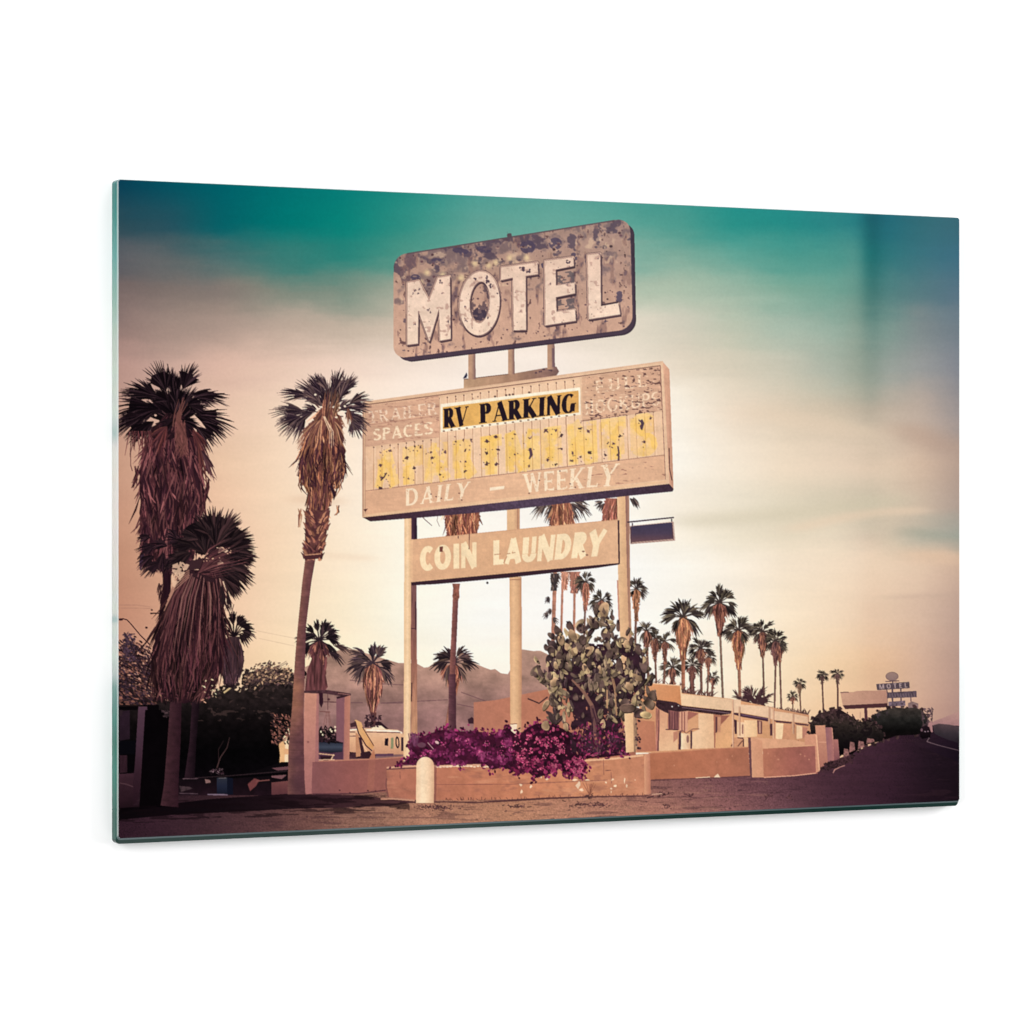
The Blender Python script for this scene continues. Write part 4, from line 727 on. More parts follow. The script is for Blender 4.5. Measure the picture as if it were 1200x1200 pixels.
# parking plate
I_RP = reg('parking_plate', I_MS, 'ochre plate reading RV PARKING in black serif letters')
poly([(516.4,473.6),(679.8,453.8),(680.4,486),(516.6,506.6)], c8(255,240,214), I_RP)
poly([(518.6,477.2),(677.8,457.6),(678.2,483.4),(518.8,503)], grad((518,0),(678,0), (226,172,96),(234,182,106),(222,168,96)), I_RP, nz=NM, amp=.12)
poly([(518.6,477.2),(677.8,457.6),(678.2,483.4),(518.8,503)], c8(206,150,88), None, .4, where=lambda sy, sx: vnoise(9,1.6,86,2)[sy, sx] > .24)
text('RV', [(519.4,479.2),(549,476),(547.6,498.6),(519.6,501.4)], .28, .06, True, c8(34,24,34), I_RP, gap=.06)
text('PARKING', [(561.6,473.6),(675.8,460.8),(674.6,483),(562,496.2)], .275, .065, True, c8(34,24,34), I_RP, gap=.06)
for x in np.arange(520, 680, 9): poly(ell(x, 504.6-(x-518)*.1235+rng.rand(), 1.5, .8), c8(120,84,70), I_RP); 
for x in (593,597,601,580,620): poly(ell(x,463.5-(x-590)*.12,1.4,1.2), c8(110,76,68), I_MS)
# ---- pipes and base between the boards
I_PB = reg('mounting_base', None, 'narrow rusty base the three short pipes stand on')
poly([(543.4,444.4),(600,438),(640,431),(652,429.6),(655,435.4),(652,440),(543.2,455.4)], grad((543,0),(654,0), (206,164,128),(176,134,108),(130,96,90)), I_PB, nz=NM, amp=.25)
stroke([(543.4,444.6),(600,438)], .9, c8(120,84,72), I_PB); 
for x in (628,632,634,637,644,646): poly(ell(x, 433.5-(x-640)*.15+rng.randn(), 1.5*rng.rand()+.6, 1.2), c8(96,70,76), I_PB)
for n_, (x, y0, y1, w_) in enumerate(((552.8,411,444.6,8),(599,405,438.6,7),(645.5,398,433,8.4))):
    id = reg('support_pipe', None, ('left','middle','right')[n_]+' short pipe holding up the MOTEL board')
    poly([(x-w_/2,y0),(x+w_/2,y0),(x+w_/2+.6,y1),(x-w_/2,y1)], grad((x-w_/2,0),(x+w_/2,0), (196,150,120),(190,148,120),(136,102,98)), id, nz=NM, amp=.15)
    if n_ == 2: stroke([(648,408),(648.6,430)], 3, c8(110,84,96), id, .7)
I_BD = reg('bird', None, 'tiny dark bird perched by the left pipe')
poly([(542.4,443.6),(545,439),(546.6,436.4),(547.6,440),(546.4,443)], c8(44,40,70), I_BD)
# ---- MOTEL board
I_MO = reg('motel_board', None, 'rusty rounded board with raised cream letters MOTEL')
def rrect(q, r0, r1=None, n=8):
    m = homog(q); r1 = r1 or r0; P = []
    for cx, cy, a in ((1-r0, r1, 90), (r0, r1, 180), (r0, 1-r1, 270), (1-r0, 1-r1, 360)):
        for k in range(n+1): t = math.radians(a-90+90*k/n if True else 0); P.append((cx+r0*math.cos(t), cy-r1*math.sin(t)))
    return [tuple(p) for p in m(np.array(P))]
poly(rrect([(463.4,303),(743,259.6),(745.6,391),(470,425.6)], .055, .12), c8(62,48,62), I_MO, nz=NF, amp=.2)
poly(rrect([(462,300.6),(738.6,256.4),(744.4,389.4),(466,424.6)], .055, .12), c8(74,58,72), I_MO)
MQ = [(461.2,299.4),(738,255),(741.6,385.4),(461,420.6)]; MR = rrect(MQ, .055, .12); mm = mask(MR)
put(mm, grad((0,265),(0,415), (172,138,124),(182,144,126),(206,162,138),(216,170,144)), I_MO, nz=NM, amp=.10)
mq = homog(MQ)
def band(y0, y1):        # distance below the top edge of the board, 0..1
    return lambda X, Y: (Y-(299.4-(X-461)*.1603))/(121-(X-461)*-.0331)
bd = band(0, 1)
n1 = vnoise(10,9,91,4); n2 = vnoise(16,13,92,4); n3 = vnoise(5,6,93,3); n4 = vnoise(8,22,94,3)
softput(mm, c8(120,98,100), None, n2, 0, .12, .8, w=lambda X, Y: -.06+.5*np.clip(bd(X, Y)-.12, 0, .5))
softput(mm, c8(206,170,140), None, n4, .10, .1, .6, w=lambda X, Y: .06+.3*np.clip(bd(X, Y)-.3, 0, 1))
softput(mm, c8(88,72,86), None, n1, 0, .07, .85, w=lambda X, Y: .03+.72*np.clip(bd(X, Y)-.08, 0, .33))
softput(mm, c8(146,108,100), None, n4, .10, .1, .7)
softput(mm, c8(108,84,92), None, n4+.4*n3, .22, .06, .75)
softput(mm, c8(96,66,68), None, n3, .26, .04, .85)
softput(mm, c8(232,196,160), None, NM, 0, .1, .5, w=lambda X, Y: .14+.5*np.abs(bd(X, Y)-.2))
for k in range(260):
    u, v = rng.rand(), rng.rand(); x, y = mq((.02+.96*u, .03+.94*v)); s_ = .4+.9*rng.rand()**2*(2 if v < .3 else 1.2)
    poly(ell(x,y,s_,s_*.8,0,7), jit(c8(92,64,70), .25), I_MO)
for u, v in ((.22,.26),(.36,.2),(.42,.24),(.30,.32),(.51,.2),(.58,.22),(.45,.22),(.12,.3),(.15,.22)):
    x, y = mq((u, v)); soft(x,y,3.5,3.5,c8(244,214,160),.75,I_MO)
for u, v, rx, ry in ((.585,.12,9,8),(.70,.13,8,7),(.66,.33,7,5),(.77,.3,5,8),(.40,.08,9,4),(.30,.06,10,3.5),(.20,.12,8,3),(.10,.25,6,4),(.86,.75,5,4),(.95,.7,5,7),(.88,.88,8,3)):
    x, y = mq((u, v)); put(mask(ell(x,y,rx,ry,-9)), c8(78,66,88), I_MO, .85, where=lambda sy, sx: NB[sy, sx] > -.08)
stroke([mq((.06,.004)), mq((.5,.004)), mq((.94,.004))], 1.5, c8(96,78,84), I_MO)
poly([(594,275.6),(594.6,273.6),(599,273.2),(600,278.6),(594.6,279.6)], c8(90,78,84), I_MO)
LC = grad((0,300),(0,405), (232,196,172),(242,210,186),(246,214,188))
def raised(cont, nm='raised_letter', lab=None, depth=1.7):
    id = reg(nm, I_MO, lab); cs = cont if isinstance(cont[0][0], (tuple, list, np.ndarray)) else [cont]
    for rad_, q_ in ((2.1, c8(96,72,78)), (1.5, c8(206,168,146))):
        for k in range(12): poly([[(x+rad_*math.cos(k*.5236), y+rad_*math.sin(k*.5236)) for x, y in c_] for c_ in cs], q_, id)
    for dx, dy, q_ in ((1.6, 2.6, c8(62,46,58)), (.8, 2.8, c8(70,52,62)), (0, 2.2, c8(78,56,64)), (.9, 1, c8(120,90,90)), (-.5, -.5, c8(150,114,108))):
        poly([[(x+dx, y+dy) for x, y in c_] for c_ in cs], q_, id)
    poly([[(x, y) for x, y in c_] for c_ in cs], LC, id, nz=NM, amp=.12)
    r_m = mask([[(x, y) for x, y in c_] for c_ in cs]); softput(r_m, c8(196,156,140), None, NB, .2, .06, .8); softput(r_m, c8(104,80,88), None, NF+.3*NB, .36, .05, .9)
    return id
A1 = lambda *p: Z(450,240,6,*p); A2 = lambda *p: Z(590,240,6,*p)
L1 = raised(A1((163,548),(245,533),(316,672),(378,513),(462,500),(468,942),(395,955),(386,730),(318,962),(240,745),(238,975),(165,985)), lab='raised cream letter M')
L2 = raised([list(map(tuple, ell(562,355.6,23.4,37.4,-4,40))), list(map(tuple, ell(562.2,354.4,11.8,24.6,-4,34)))], lab='raised cream letter O')
L3 = raised(A2((-18,440),(238,405),(242,478),(242,488),(155,500),(158,880),(72,882),(66,512),(-18,530)), lab='raised cream letter T')
L4 = raised(A2((290,395),(490,368),(494,430),(366,456),(368,568),(500,548),(502,622),(368,650),(372,752),(502,735),(508,815),(295,848)), lab='raised cream letter E')
L5 = raised(A2((590,352),(680,342),(684,712),(806,690),(820,770),(600,805)), lab='raised cream letter L')
# rust inside the O and between E bars
put(mask(ell(562.2,354.6,11,23.6,-4)), c8(92,72,80), I_MO, .8, where=lambda sy, sx: n3[sy, sx] > .0); put(mask(ell(562,368,8,8)), c8(66,54,70), I_MO, .9, where=lambda sy, sx: NB[sy, sx] > -.15)
for q in (A2((378,480),(498,460),(498,545),(380,560)), A2((378,675),(498,655),(500,728),(380,745))): poly(q, c8(96,84,88), I_MO, .8, where=lambda sy, sx: NB[sy, sx] > .0)
for q in (A2((370,457),(498,432),(498,448),(370,472)), A2((372,652),(505,626),(505,642),(374,668)), A2((686,700),(808,678),(808,690),(686,712))): poly(q, c8(70,50,58), I_MO)
poly([(595,272),(594,272),(594,273)], c8(90,80,80), I_MO)
for (x, y, id, s_) in ((612.5,316,L3,3.4),(619,318,L3,2.4),(665.7,307.6,L4,2.4),(573,330,L2,2.8),(570,326,L2,2),(575,336,L2,2.2),(557,326,L2,1.8),(516,331,L1,1.8),(487,340,L1,1.4),(490,344,L1,1.3),(484,344,L1,1),(491,339,L1,1.2),(502,363,L1,1.6),(504,366,L1,1.5),(486,380,L1,1.3),(525,377,L1,1.2),(546,376,L2,1.4),(571,372,L2,1.6),(545,359,L2,1),(583,344,L2,1.2)):
    for _ in range(5): poly(ell(x+rng.randn()*s_*.5, y+rng.randn()*s_*.5, s_*(.3+.4*rng.rand()), s_*(.3+.3*rng.rand()), 180*rng.rand(), 7), c8(88,68,80), id)
for id in (L1, L2, L3, L4, L5):
    pass
# ---- planter and bollard
I_PT = reg('planter_wall', None, 'chipped terracotta planter wall in front of the signs')
poly([(453,899.5),(489,897.5),(530,896),(572,895.4),(620,893),(690,889.6),(754,883.6),(761.5,883),(762.6,930),(754.6,931.6),(690,932.6),(600,936.4),(540,938),(520,937.4),(486,937),(453.6,934)], grad((453,0),(762,0), (182,112,90),(192,118,90),(204,128,94),(210,138,100),(202,132,100)), I_PT, nz=NM, amp=.14)
for p_ in (bgm_ for bgm_ in [mask([(453,899),(762,883),(762,931),(453,936)])]): softput(p_, c8(156,98,82), None, vnoise(18,7,97,4), .1, .12, .45); softput(p_, c8(226,160,122), None, vnoise(30,5,98,4), .12, .12, .35)
poly([(754.6,884),(761.5,883),(762.6,930),(755,931.4)], grad((755,0),(763,0), (226,160,122),(190,120,96)), I_PT)
stroke([(453,899.6),(489,897.6),(572,896)], 2, c8(224,166,134), I_PT); stroke([(453,901.6),(470,900.6),(489,900)], 1.4, c8(110,70,68), I_PT); stroke([(682,891.4),(720,889),(754,885)], 2.2, c8(240,184,142), I_PT)
for x in np.arange(512, 574, 4): poly(ell(x, 897.6+rng.rand()*1.2, 1.6+rng.rand(), .8+.4*rng.rand()), jit(c8(248,210,176), .06), I_PT)
stroke([(510,919.4),(600,919),(690,915),(712,914)], .8, c8(140,84,74), I_PT, .8)
for x, y0, y1 in ((468.5,904,913),(707,890,908),(716,905,918)): stroke([(x,y0),(x+.5,y1)], .8, c8(140,86,76), I_PT, .8)
stroke([(709,903),(716,902.6)], .8, c8(120,72,66), I_PT)
for cx_, cy_, rx, ry in ((641,912,3,2.4),(634,910,1.6,3),(622,922,2,2.6),(610,920,2.4,2),(611,928,1.6,3),(673,914,4,1.6),(677,920,3.6,5),(681,926,3.4,2.4),(688,914,4,.8),(718,914,2.6,2),(721,921,2.4,1.6),(710,917,1.4,1.4),(716,924,1.6,1.4),(732,915,1.4,4),(734,921,1.4,2.4),(744,914,1.2,1),(716,928,.8,1.8)):
    n = 11; t = np.sort(rng.rand(n))*6.283; r = .5+.6*rng.rand(n); poly([(cx_+rx*ri*math.cos(a), cy_+ry*ri*math.sin(a)) for a, ri in zip(t, r)], jit(c8(250,212,176), .06), I_PT)
stroke([(453,912),(452,920),(455,934)], 1.6, c8(130,78,74), I_PT); stroke([(446,936.4),(460,936),(486,938)], 2, c8(196,138,112), I_GRD)
stroke([(454,938),(486,940.4),(520,939.6),(560,940.4),(600,938),(640,935.6),(690,934),(760,932.6)], [1,1.6,1.6,1.4,2.4,2.2,1.4,1], c8(74,42,48), I_GRD, .85)
for k in range(70): x = 520+240*rng.rand(); y = 938.4-(x-520)*.024; stroke([(x,y),(x+rng.randn()*1.4,y-1-3.2*rng.rand())], .6, c8(110,66,58), I_GRD)
I_WE = reg('weeds', None, 'small dry tufts on the ground before the planter')
for cx_, cy_, w_, n in ((512,947,22,90),(606,946,12,30),(694,944,26,70),(780,945,6,14),(776,931,10,30),(808,933,6,14),(902,933,6,12),(926,935,4,8),(690,934,4,20)):
    for k in range(n): x = cx_+rng.randn()*w_*.5; y = cy_+rng.randn()*1.3; stroke([(x,y),(x+rng.randn()*2.5,y-.6-1.6*rng.rand())], .9, jit(c8(84,52,54), .3), I_WE, .85)
for k in range(9): stroke([(691,932),(691+rng.randn()*4,920-4*rng.rand())], [.8,.4], c8(140,84,66), I_WE)
stroke([(758,935),(766,933)], 1.2, c8(60,34,42), I_WE); stroke([(764,931),(776,930)], 1, c8(228,176,146), I_WE)
# ---- bougainvillea
I_BG = reg('bougainvillea', None, 'magenta flowering bush spilling over the planter')
bg = [(466,896),(474,893),(480,888),(480,872),(486,866),(495,863),(504,860),(513,856),(522,855),(532,857),(545,857),(557,857),(566,858),(572,862),(580,860),(588,856),(594,852),(603,860),(612,858),(620,852),(628,848),(640,848),(650,850),(664,856),(676,862),(690,868),(734,866),(733,884),(712,887),(684,889),(688,900),(682,910),(672,909),(663,908),(654,899),(648,906),(640,908),(627,912),(617,903),(608,908),(600,903),(590,899),(577,902),(568,895),(540,896),(500,897)]
for x, y in bg:
    for _ in range(12): poly(ell(x+rng.randn()*2.6, y+rng.randn()*2.6, 1+1.6*rng.rand(), .7+rng.rand(), 180*rng.rand(), 7), jit([c8(112,32,70),c8(60,20,40),c8(140,46,90)][rng.randint(3)], .3), I_BG)
poly(bg, grad((560,0),(640,0), (72,24,46),(44,16,30)), I_BG, nz=NB, amp=.7); bgm = mask(bg); B_ = bgm[2]; by, bx_ = bgm[0], bgm[1]
BGc = [c8(136,36,86),c8(110,28,70),c8(156,56,106),c8(86,22,56),c8(98,32,72),c8(64,20,42)]; BGr = [c8(156,46,84),c8(122,32,64),c8(172,76,106),c8(52,18,34),c8(38,24,28)]
n_ = 0
v3 = vnoise(9,7,96,3)
while n_ < 3600:
    x = 466+268*rng.rand(); y = 847+65*rng.rand(); iy = int((y-AY0)*S)-by.start; ix = int((x-AX0)*S)-bx_.start
    n_ += 1
    if not (0 <= iy < B_.shape[0] and 0 <= ix < B_.shape[1]) or not B_[iy, ix]: continue
    if v3[int((y-AY0)*S), int((x-AX0)*S)] < -.04 and rng.rand() < .85: continue
    if x > 600 and y < 890 and rng.rand() < .62: continue
    t_ = float(np.clip((v3[int((y-AY0)*S), int((x-AX0)*S)]+.22)/.5+.18*rng.randn(), 0, .999)); pal = (c8(38,20,28),c8(72,24,46),c8(112,32,64),c8(146,50,86),c8(178,84,110)) if x > 600 else (c8(48,20,34),c8(72,24,50),c8(98,32,66),c8(122,44,84),c8(148,64,104))
    cs = [pal[int(t_*5)]]
    poly(ell(x, y, 1.1+1.7*rng.rand(), .8+1.2*rng.rand(), 180*rng.rand(), 7), jit(cs[0], .16), I_BG)
for cx_, cy_ in ((607,862),(618,864),(631,868),(613,878),(622,880),(650,866),(661,880),(672,879),(637,886),(648,886),(655,872),(610,890),(627,892),(678,890),(690,882),(665,896),(680,902),(604,872),(640,872),(606,885),(616,896),(632,900),(670,902),(590,872),(598,880),(586,884),(535,866),(548,868),(570,872),(520,872),(560,880),(540,880),(505,880),(495,885)):
    c0 = c8(206,86,122) if cx_ > 600 else c8(172,62,112)
    for _ in range(9): poly(ell(cx_+rng.randn()*2.2, cy_+rng.randn()*2, .7+.9*rng.rand(), .5+.6*rng.rand(), 180*rng.rand(), 7), jit(c0*(.75+.4*rng.rand()), .15), I_BG)
    for _ in range(2): poly(ell(cx_+rng.randn()*2.2, cy_+rng.randn()*2, .7, .5, 0, 6), c8(232,150,160), I_BG)
stroke([(501,870),(508,878)], .7, c8(226,190,180), I_BG); poly(ell(512,870,2.6,1.6,-30), c8(226,186,180), I_BG); poly(ell(494,873,5,3), c8(120,84,96), I_BG, .7)
for k in range(26): x = 480+10*rng.rand(); stroke([(x,866+10*rng.rand()),(x-3+6*rng.rand(),858+6*rng.rand())], .7, jit(c8(110,60,86), .2), I_BG)
I_BO = reg('bollard', None, 'round topped cream concrete bollard before the planter')
poly([(508.6,892),(511.6,898),(511,940),(508,941)], c8(120,70,66), I_BO, .55)
poly([(487.4,941)]+[(498.2-10.6*math.cos(t), 898.5-11.6*math.sin(t)) for t in np.linspace(0, math.pi, 22)]+[(508.4,941)], grad((487,0),(509,0), (244,200,160),(255,224,186),(250,212,172),(224,172,134)), I_BO, nz=NM, amp=.03)
# ---- prickly pear
I_CA = reg('prickly_pear_cactus', None, 'tall tangled prickly pear growing beside the right post')
tk = [c8(92,60,62),c8(122,84,72),c8(70,44,50)]
CP = lambda *p: Z(600,700,6,*p)
poly(CP((250,420),(330,300),(600,330),(860,330),(940,500),(930,700),(760,830),(790,1000),(780,1100),(420,1090),(400,950),(430,830),(380,640),(260,640)), c8(52,30,40), I_CA, where=lambda sy, sx: (n1[sy, sx] > -.16), nz=NB, amp=.6)
stroke(CP((600,1110),(590,900),(560,760),(500,660),(430,580)), [8,7,5,4,2.5], c8(112,74,72), I_CA, nz=NV, amp=.4); stroke(CP((612,1110),(600,900),(566,780)), 2, c8(70,42,52), I_CA)
stroke(CP((600,880),(660,700),(700,560)), [3.5,2.6,2], c8(84,54,58), I_CA); stroke(CP((740,830),(730,650),(690,480)), [2,1.6,1], c8(160,118,88), I_CA); stroke(CP((110,712),(190,745),(250,700)), 1.6, c8(70,44,48), I_CA)
stroke(CP((570,840),(545,1000),(590,1100)), [1,3,4], c8(66,40,50), I_CA)
PADC = [c8(146,120,92),c8(120,96,78),c8(98,76,68),c8(80,58,60),c8(168,140,100),c8(110,86,76)]
PADC = [c8(134,112,88),c8(110,90,74),c8(88,70,62),c8(66,50,50),c8(156,132,98),c8(98,78,68),c8(60,44,46)]
def pad(x, y, rx, ry, rot, c=None, lit=None):
    c = jit(PADC[rng.randint(len(PADC))], .12) if c is None else c
    t = np.linspace(0, 6.2832, 18, endpoint=False); j_ = 1+.09*rng.randn()*np.cos(2*t+rng.rand()*6)+.05*np.cos(3*t+rng.rand()*6)
    px_ = rx*np.cos(t)*(1-.28*np.sin(t-1.57+3.14))*j_; py_ = ry*np.sin(t)*j_; r = math.radians(rot)
    P = np.stack([x+px_*math.cos(r)-py_*math.sin(r), y+px_*math.sin(r)+py_*math.cos(r)], 1)
    poly(P+(.6, .7), c*.35, I_CA)
    lit = rng.rand() < .45 if lit is None else lit
    a = rng.rand()*6.28 if not lit else 2.4+rng.randn()*.7; d = max(rx, ry)
    c1 = c*(1.28 if lit else 1.0)*255; c2 = c*(.78 if lit else .52)*255
    poly(P, grad((x+d*math.cos(a)*.8, y-d*math.sin(a)*.8), (x-d*math.cos(a)*.9, y+d*math.sin(a)*.9), c1, c*255, c2), I_CA, nz=NB, amp=.5)
    if lit or rng.rand() < .25:
        k = rng.randint(18); q = np.roll(P, -k, 0)[:7]; stroke(q, [.2,.6,.9,1,.9,.6,.2], np.clip(c*1.55, 0, 1), I_CA, .8)
hull = CP((300,200),(420,160),(520,200),(600,60),(700,90),(720,150),(800,150),(860,300),(920,350),(960,500),(1030,680),(900,820),(760,830),(640,900),(600,700),(430,700),(400,900),(250,950),(200,880),(260,700),(240,620),(160,540),(160,420),(260,330))
hm = mask(hull)
cnt = 0
for tries in range(4000):
    x = 626+142*rng.rand(); y = 712+135*rng.rand(); iy = int((y-AY0)*S)-hm[0].start; ix = int((x-AX0)*S)-hm[1].start
    if not (0 <= iy < hm[2].shape[0] and 0 <= ix < hm[2].shape[1]) or not hm[2][iy, ix]: continue
    if n2[int((y-AY0)*S), int((x-AX0)*S)] < -.13: continue
    dd = 1-.4*(y-712)/135
    r = 2.6+4.2*rng.rand(); pad(x, y, r*(.26+.34*rng.rand()), r*1.15, rng.randn()*34, c=jit(PADC[rng.randint(len(PADC))], .12)*(.84+.36*dd)); cnt += 1
    if cnt > 330: break
for a in ((652,90,42,58,-15,1),(705,140,16,22,0,0),(590,190,26,34,20,0),(485,215,30,38,10,0),(410,200,26,40,15,0),(430,265,34,52,35,1),(350,300,28,44,0,1),(325,235,28,40,40,0),(240,350,18,24,10,0),(280,380,30,40,0,0),(440,385,26,34,-25,1),(500,300,30,42,5,0),(395,345,24,34,-20,1),(815,240,12,34,-20,0),(840,310,22,30,-10,0),(745,200,14,40,-5,0),(665,260,38,50,0,0),(890,370,24,40,15,0),(930,470,32,66,8,0),(810,330,26,34,20,1),(620,510,18,34,10,1),(690,400,30,40,0,0),(545,380,28,46,-40,1),(520,500,22,46,30,1),(340,440,30,70,5,0),(310,480,16,34,20,1),(200,520,16,60,30,0),(165,540,18,26,40,0),(300,600,30,40,-40,1),(240,760,26,60,-30,1),(240,900,40,50,0,1),(380,910,22,46,10,1),(400,800,16,60,-8,1),(700,740,26,50,0,0),(640,890,26,44,0,1),(500,830,16,30,0,0),(830,620,30,44,25,1),(880,560,22,50,60,1),(800,740,50,40,0,0),(880,800,36,34,0,0),(940,830,44,24,-8,1),(1000,690,24,36,10,0),(970,730,26,44,20,0),(930,750,46,26,10,1),(640,620,26,40,10,0),(760,480,24,60,10,0),(450,700,22,30,20,0),(270,550,24,30,0,0)):
    k_ = .7 if a[1] >= 740 else .88
    pad(600+a[0]/6, 700+a[1]/6, k_*a[2]/6, k_*a[3]/6, -a[4], jit((c8(158,126,96) if a[5] else c8(102,78,72)), .12), bool(a[5]))
for k in range(210):
    x = 628+138*rng.rand(); y = 715+118*rng.rand(); iy = int((y-AY0)*S)-hm[0].start; ix = int((x-AX0)*S)-hm[1].start
    if not (0 <= iy < hm[2].shape[0] and 0 <= ix < hm[2].shape[1]) or not hm[2][iy, ix] or IDM[int((y-AY0)*S), int((x-AX0)*S)] != I_CA: continue
    t = rng.rand()*6.28; s_ = 1.4+2.6*rng.rand(); q = [(x+s_*math.cos(t), y+s_*1.5*math.sin(t)), (x+s_*.9*math.cos(t+1.9), y+s_*1.3*math.sin(t+1.9)), (x+s_*.7*math.cos(t+2.9), y+s_*.8*math.sin(t+2.9)), (x+s_*.6*math.cos(t+4.6), y+s_*.6*math.sin(t+4.6))]
    poly(q, jit(c8(196,166,122) if k % 3 == 0 else c8(46,32,38) if k % 3 == 1 else c8(92,72,64), .15), I_CA, .9)
stroke(CP((420,580),(500,660),(560,760)), [2,3,4], c8(140,98,82), I_CA); stroke(CP((735,830),(722,660),(700,560)), [2,1.5,1], c8(176,132,98), I_CA); stroke(CP((668,650),(668,780)), 1.1, c8(200,150,110), I_CA)
leaves(150, 676, 735, 848, 884, [c8(128,44,80),c8(98,34,62),c8(60,24,40)], I_BG, 1.5, lambda x, y: .8)
leaves(160, 668, 735, 852, 884, [c8(84,40,62),c8(56,26,42),c8(112,62,84),c8(130,80,70)], I_BG, 1.2, lambda x, y: .8)
for q in (CP((800,950),(850,930),(850,975),(790,960)),): pass
# lower part of right post stands in front of the bush
poly([(731.6,836),(742,835.6),(742.6,881),(733.4,882)], grad((731,0),(742,0), (250,206,158),(236,186,138)), I_PS3); poly([(742,838),(746,840),(747,876),(744,882),(742.6,881)], c8(168,128,100), I_PS3, nz=NB, amp=.6)
for k in range(40): x = 744+6*rng.rand(); y = 838+40*rng.rand(); poly(ell(x,y,.8+rng.rand(),.8+.8*rng.rand()), jit(c8(74,48,54), .3), I_CA) if rng.rand() < .6 else None
pad(737,830,8,6,10,c8(120,92,80),False); pad(750,836,6,5,-10,c8(96,70,68),False); pad(758,838,7,4,8,c8(176,148,106),True); pad(762,826,7,5,20,c8(128,102,84),False); pad(765.5,815,4,6,-10,c8(116,90,78),False)
# ---- leaning palm, left of the sign
I_P3 = reg('palm_tree', None, 'tall leaning palm just left of the message board')
I_T3 = I_P3
trunk([(358,652),(354,683),(349,733),(346,767),(342,830),(338,875),(337,931)],[(370,652),(364.6,683),(358.6,733),(357.6,767),(355.6,837),(356,875),(357,931)], c8(132,84,74), c8(104,62,66), I_T3, 4)
for y_, c_, al in ((870,c8(80,48,58),.45),(890,c8(70,42,54),.5),(912,c8(70,42,54),.5),(924,c8(60,36,46),.5),(806,c8(196,132,92),.45),(826,c8(196,132,92),.4),(842,c8(180,120,90),.25)): soft(348,y_,11,10,c_,al,I_P3)
soft(346,934,12,3,c8(40,22,30),.7,None)
SK = [c8(156,98,70),c8(190,130,94),c8(108,62,54),c8(72,38,46),c8(134,80,64),c8(60,32,42)]
I_K3 = reg('dead_frond_skirt', I_P3)
skirt([(361,560),(361,590),(360,606)],[(390,556),(389,580),(383,608)], SK, I_K3, 90, (8,20), 1.6, c8(92,52,52), 3)
skirt([(362,496),(352,530),(350,556),(354,566)],[(398,496),(404,530),(405,552),(398,566)], SK, I_K3, 300, (12,28), 1.6, c8(70,38,44), 5)
for x, y, l in ((352,604,14),(390,578,9),(395,600,4)): 
    for k in range(5): stroke([(x+rng.randn()*2,y-8),(x+rng.randn()*1.5,y),(x-2+rng.randn(),y+l)], [.3,1.5,.3], jit(SK[rng.randint(3)], .2), I_K3)
for k in range(70):
    x = 352+50*rng.rand(); y = 552+12*rng.rand(); l = 10+16*rng.rand()*(1 if 360 < x < 394 else .6); stroke([(x,y),(x+rng.randn()*1.4,y+l*.5),(x+(376-x)*.18+rng.randn()*2,y+l)], [.6,1.6,.2], jit(np.asarray(SK[rng.randint(6)])*(.7+.4*rng.rand()), .2), I_K3)
stroke([(388,570),(392,580),(391,586)], [3,4,.5], c8(48,28,40), I_K3)
poly([(358,598),(387,598),(380,640),(376,652),(357,652)], c8(96,56,54), I_K3, nz=NB, amp=.5)
for k in range(135):
    y = 600+54*rng.rand(); xl = np.interp(y, [600,625,655],[359,359,356.5]); xr = np.interp(y, [600,625,655],[388,381,376]); u = rng.rand(); x = xl+(xr-xl)*u; s_ = 1 if u > .5 else -1
    stroke([(x,y+4),(x+s_*1.6,y),(x+s_*4.4,y-3.4)], [3.2,2.2,.3], jit([c8(196,132,100),c8(150,92,74),c8(84,46,50),c8(110,64,60)][rng.randint(4)], .2), I_K3)
poly([(356,650),(376,648),(378,651),(371,655),(357,656)], c8(78,42,46), I_K3); stroke([(357,650.5),(376,649)], 1.2, c8(204,146,110), I_K3)
I_C3 = reg('frond_crown', I_P3)
GC = [c8(58,42,50),c8(44,30,40),c8(84,64,66),c8(36,24,34),c8(112,86,80)]
BC = [c8(150,98,76),c8(120,72,62),c8(92,54,54),c8(184,132,100)]
for a in ((372,462,120,20,60),(366,470,160,22,40),(360,478,190,22,50),(390,470,60,16,60),(404,478,30,20,50),(402,488,-20,18,60)): stroke([(384,488),(a[0],a[1])], 1.6, c8(96,60,60), I_C3)
skirt([(376,478),(366,492),(360,502)],[(392,478),(400,490),(402,502)], BC, I_C3, 40, (6,14), 1.6, c8(110,64,56), 3)
for a in ((380,466,118,34,50),(392,464,84,30,50),(400,464,56,30,46),(356,482,178,34,50),(358,488,222,30,60),(384,470,92,26,90),(372,464,150,30,50),(410,478,8,24,50),(410,486,-30,24,60),(382,478,100,26,80),(390,476,70,24,70),(376,476,135,24,60),(396,480,30,20,60),(372,482,165,20,60),(352,489,205,30,84),(362,464,163,38,38),(376,460,112,27,50),(384,458,128,24,30),(392,458,76,25,60),(402,458,52,24,46),(410,472,22,24,62),(372,470,150,22,50),(398,466,70,20,60),(412,494,-50,22,110),(404,484,-10,18,60),(366,484,190,24,50),(388,470,95,20,60)):
    fan(a[0],a[1],a[2]+rng.randn()*5,a[3]*(.92+.3*rng.rand()),a[4]+4,22,GC,I_C3,1.25,.12,.5)
fan(377,492,235,34,66,18,BC,I_C3,1.6,.3,.45,c8(120,72,62)); fan(372,494,215,30,40,10,BC,I_C3,1.5,.4,.3,c8(110,64,58)); fan(392,494,-70,26,50,12,BC,I_C3,1.5,.3,.4,c8(110,64,58)); fan(408,478,-85,18,40,9,BC,I_C3,1.4,.2,.4)
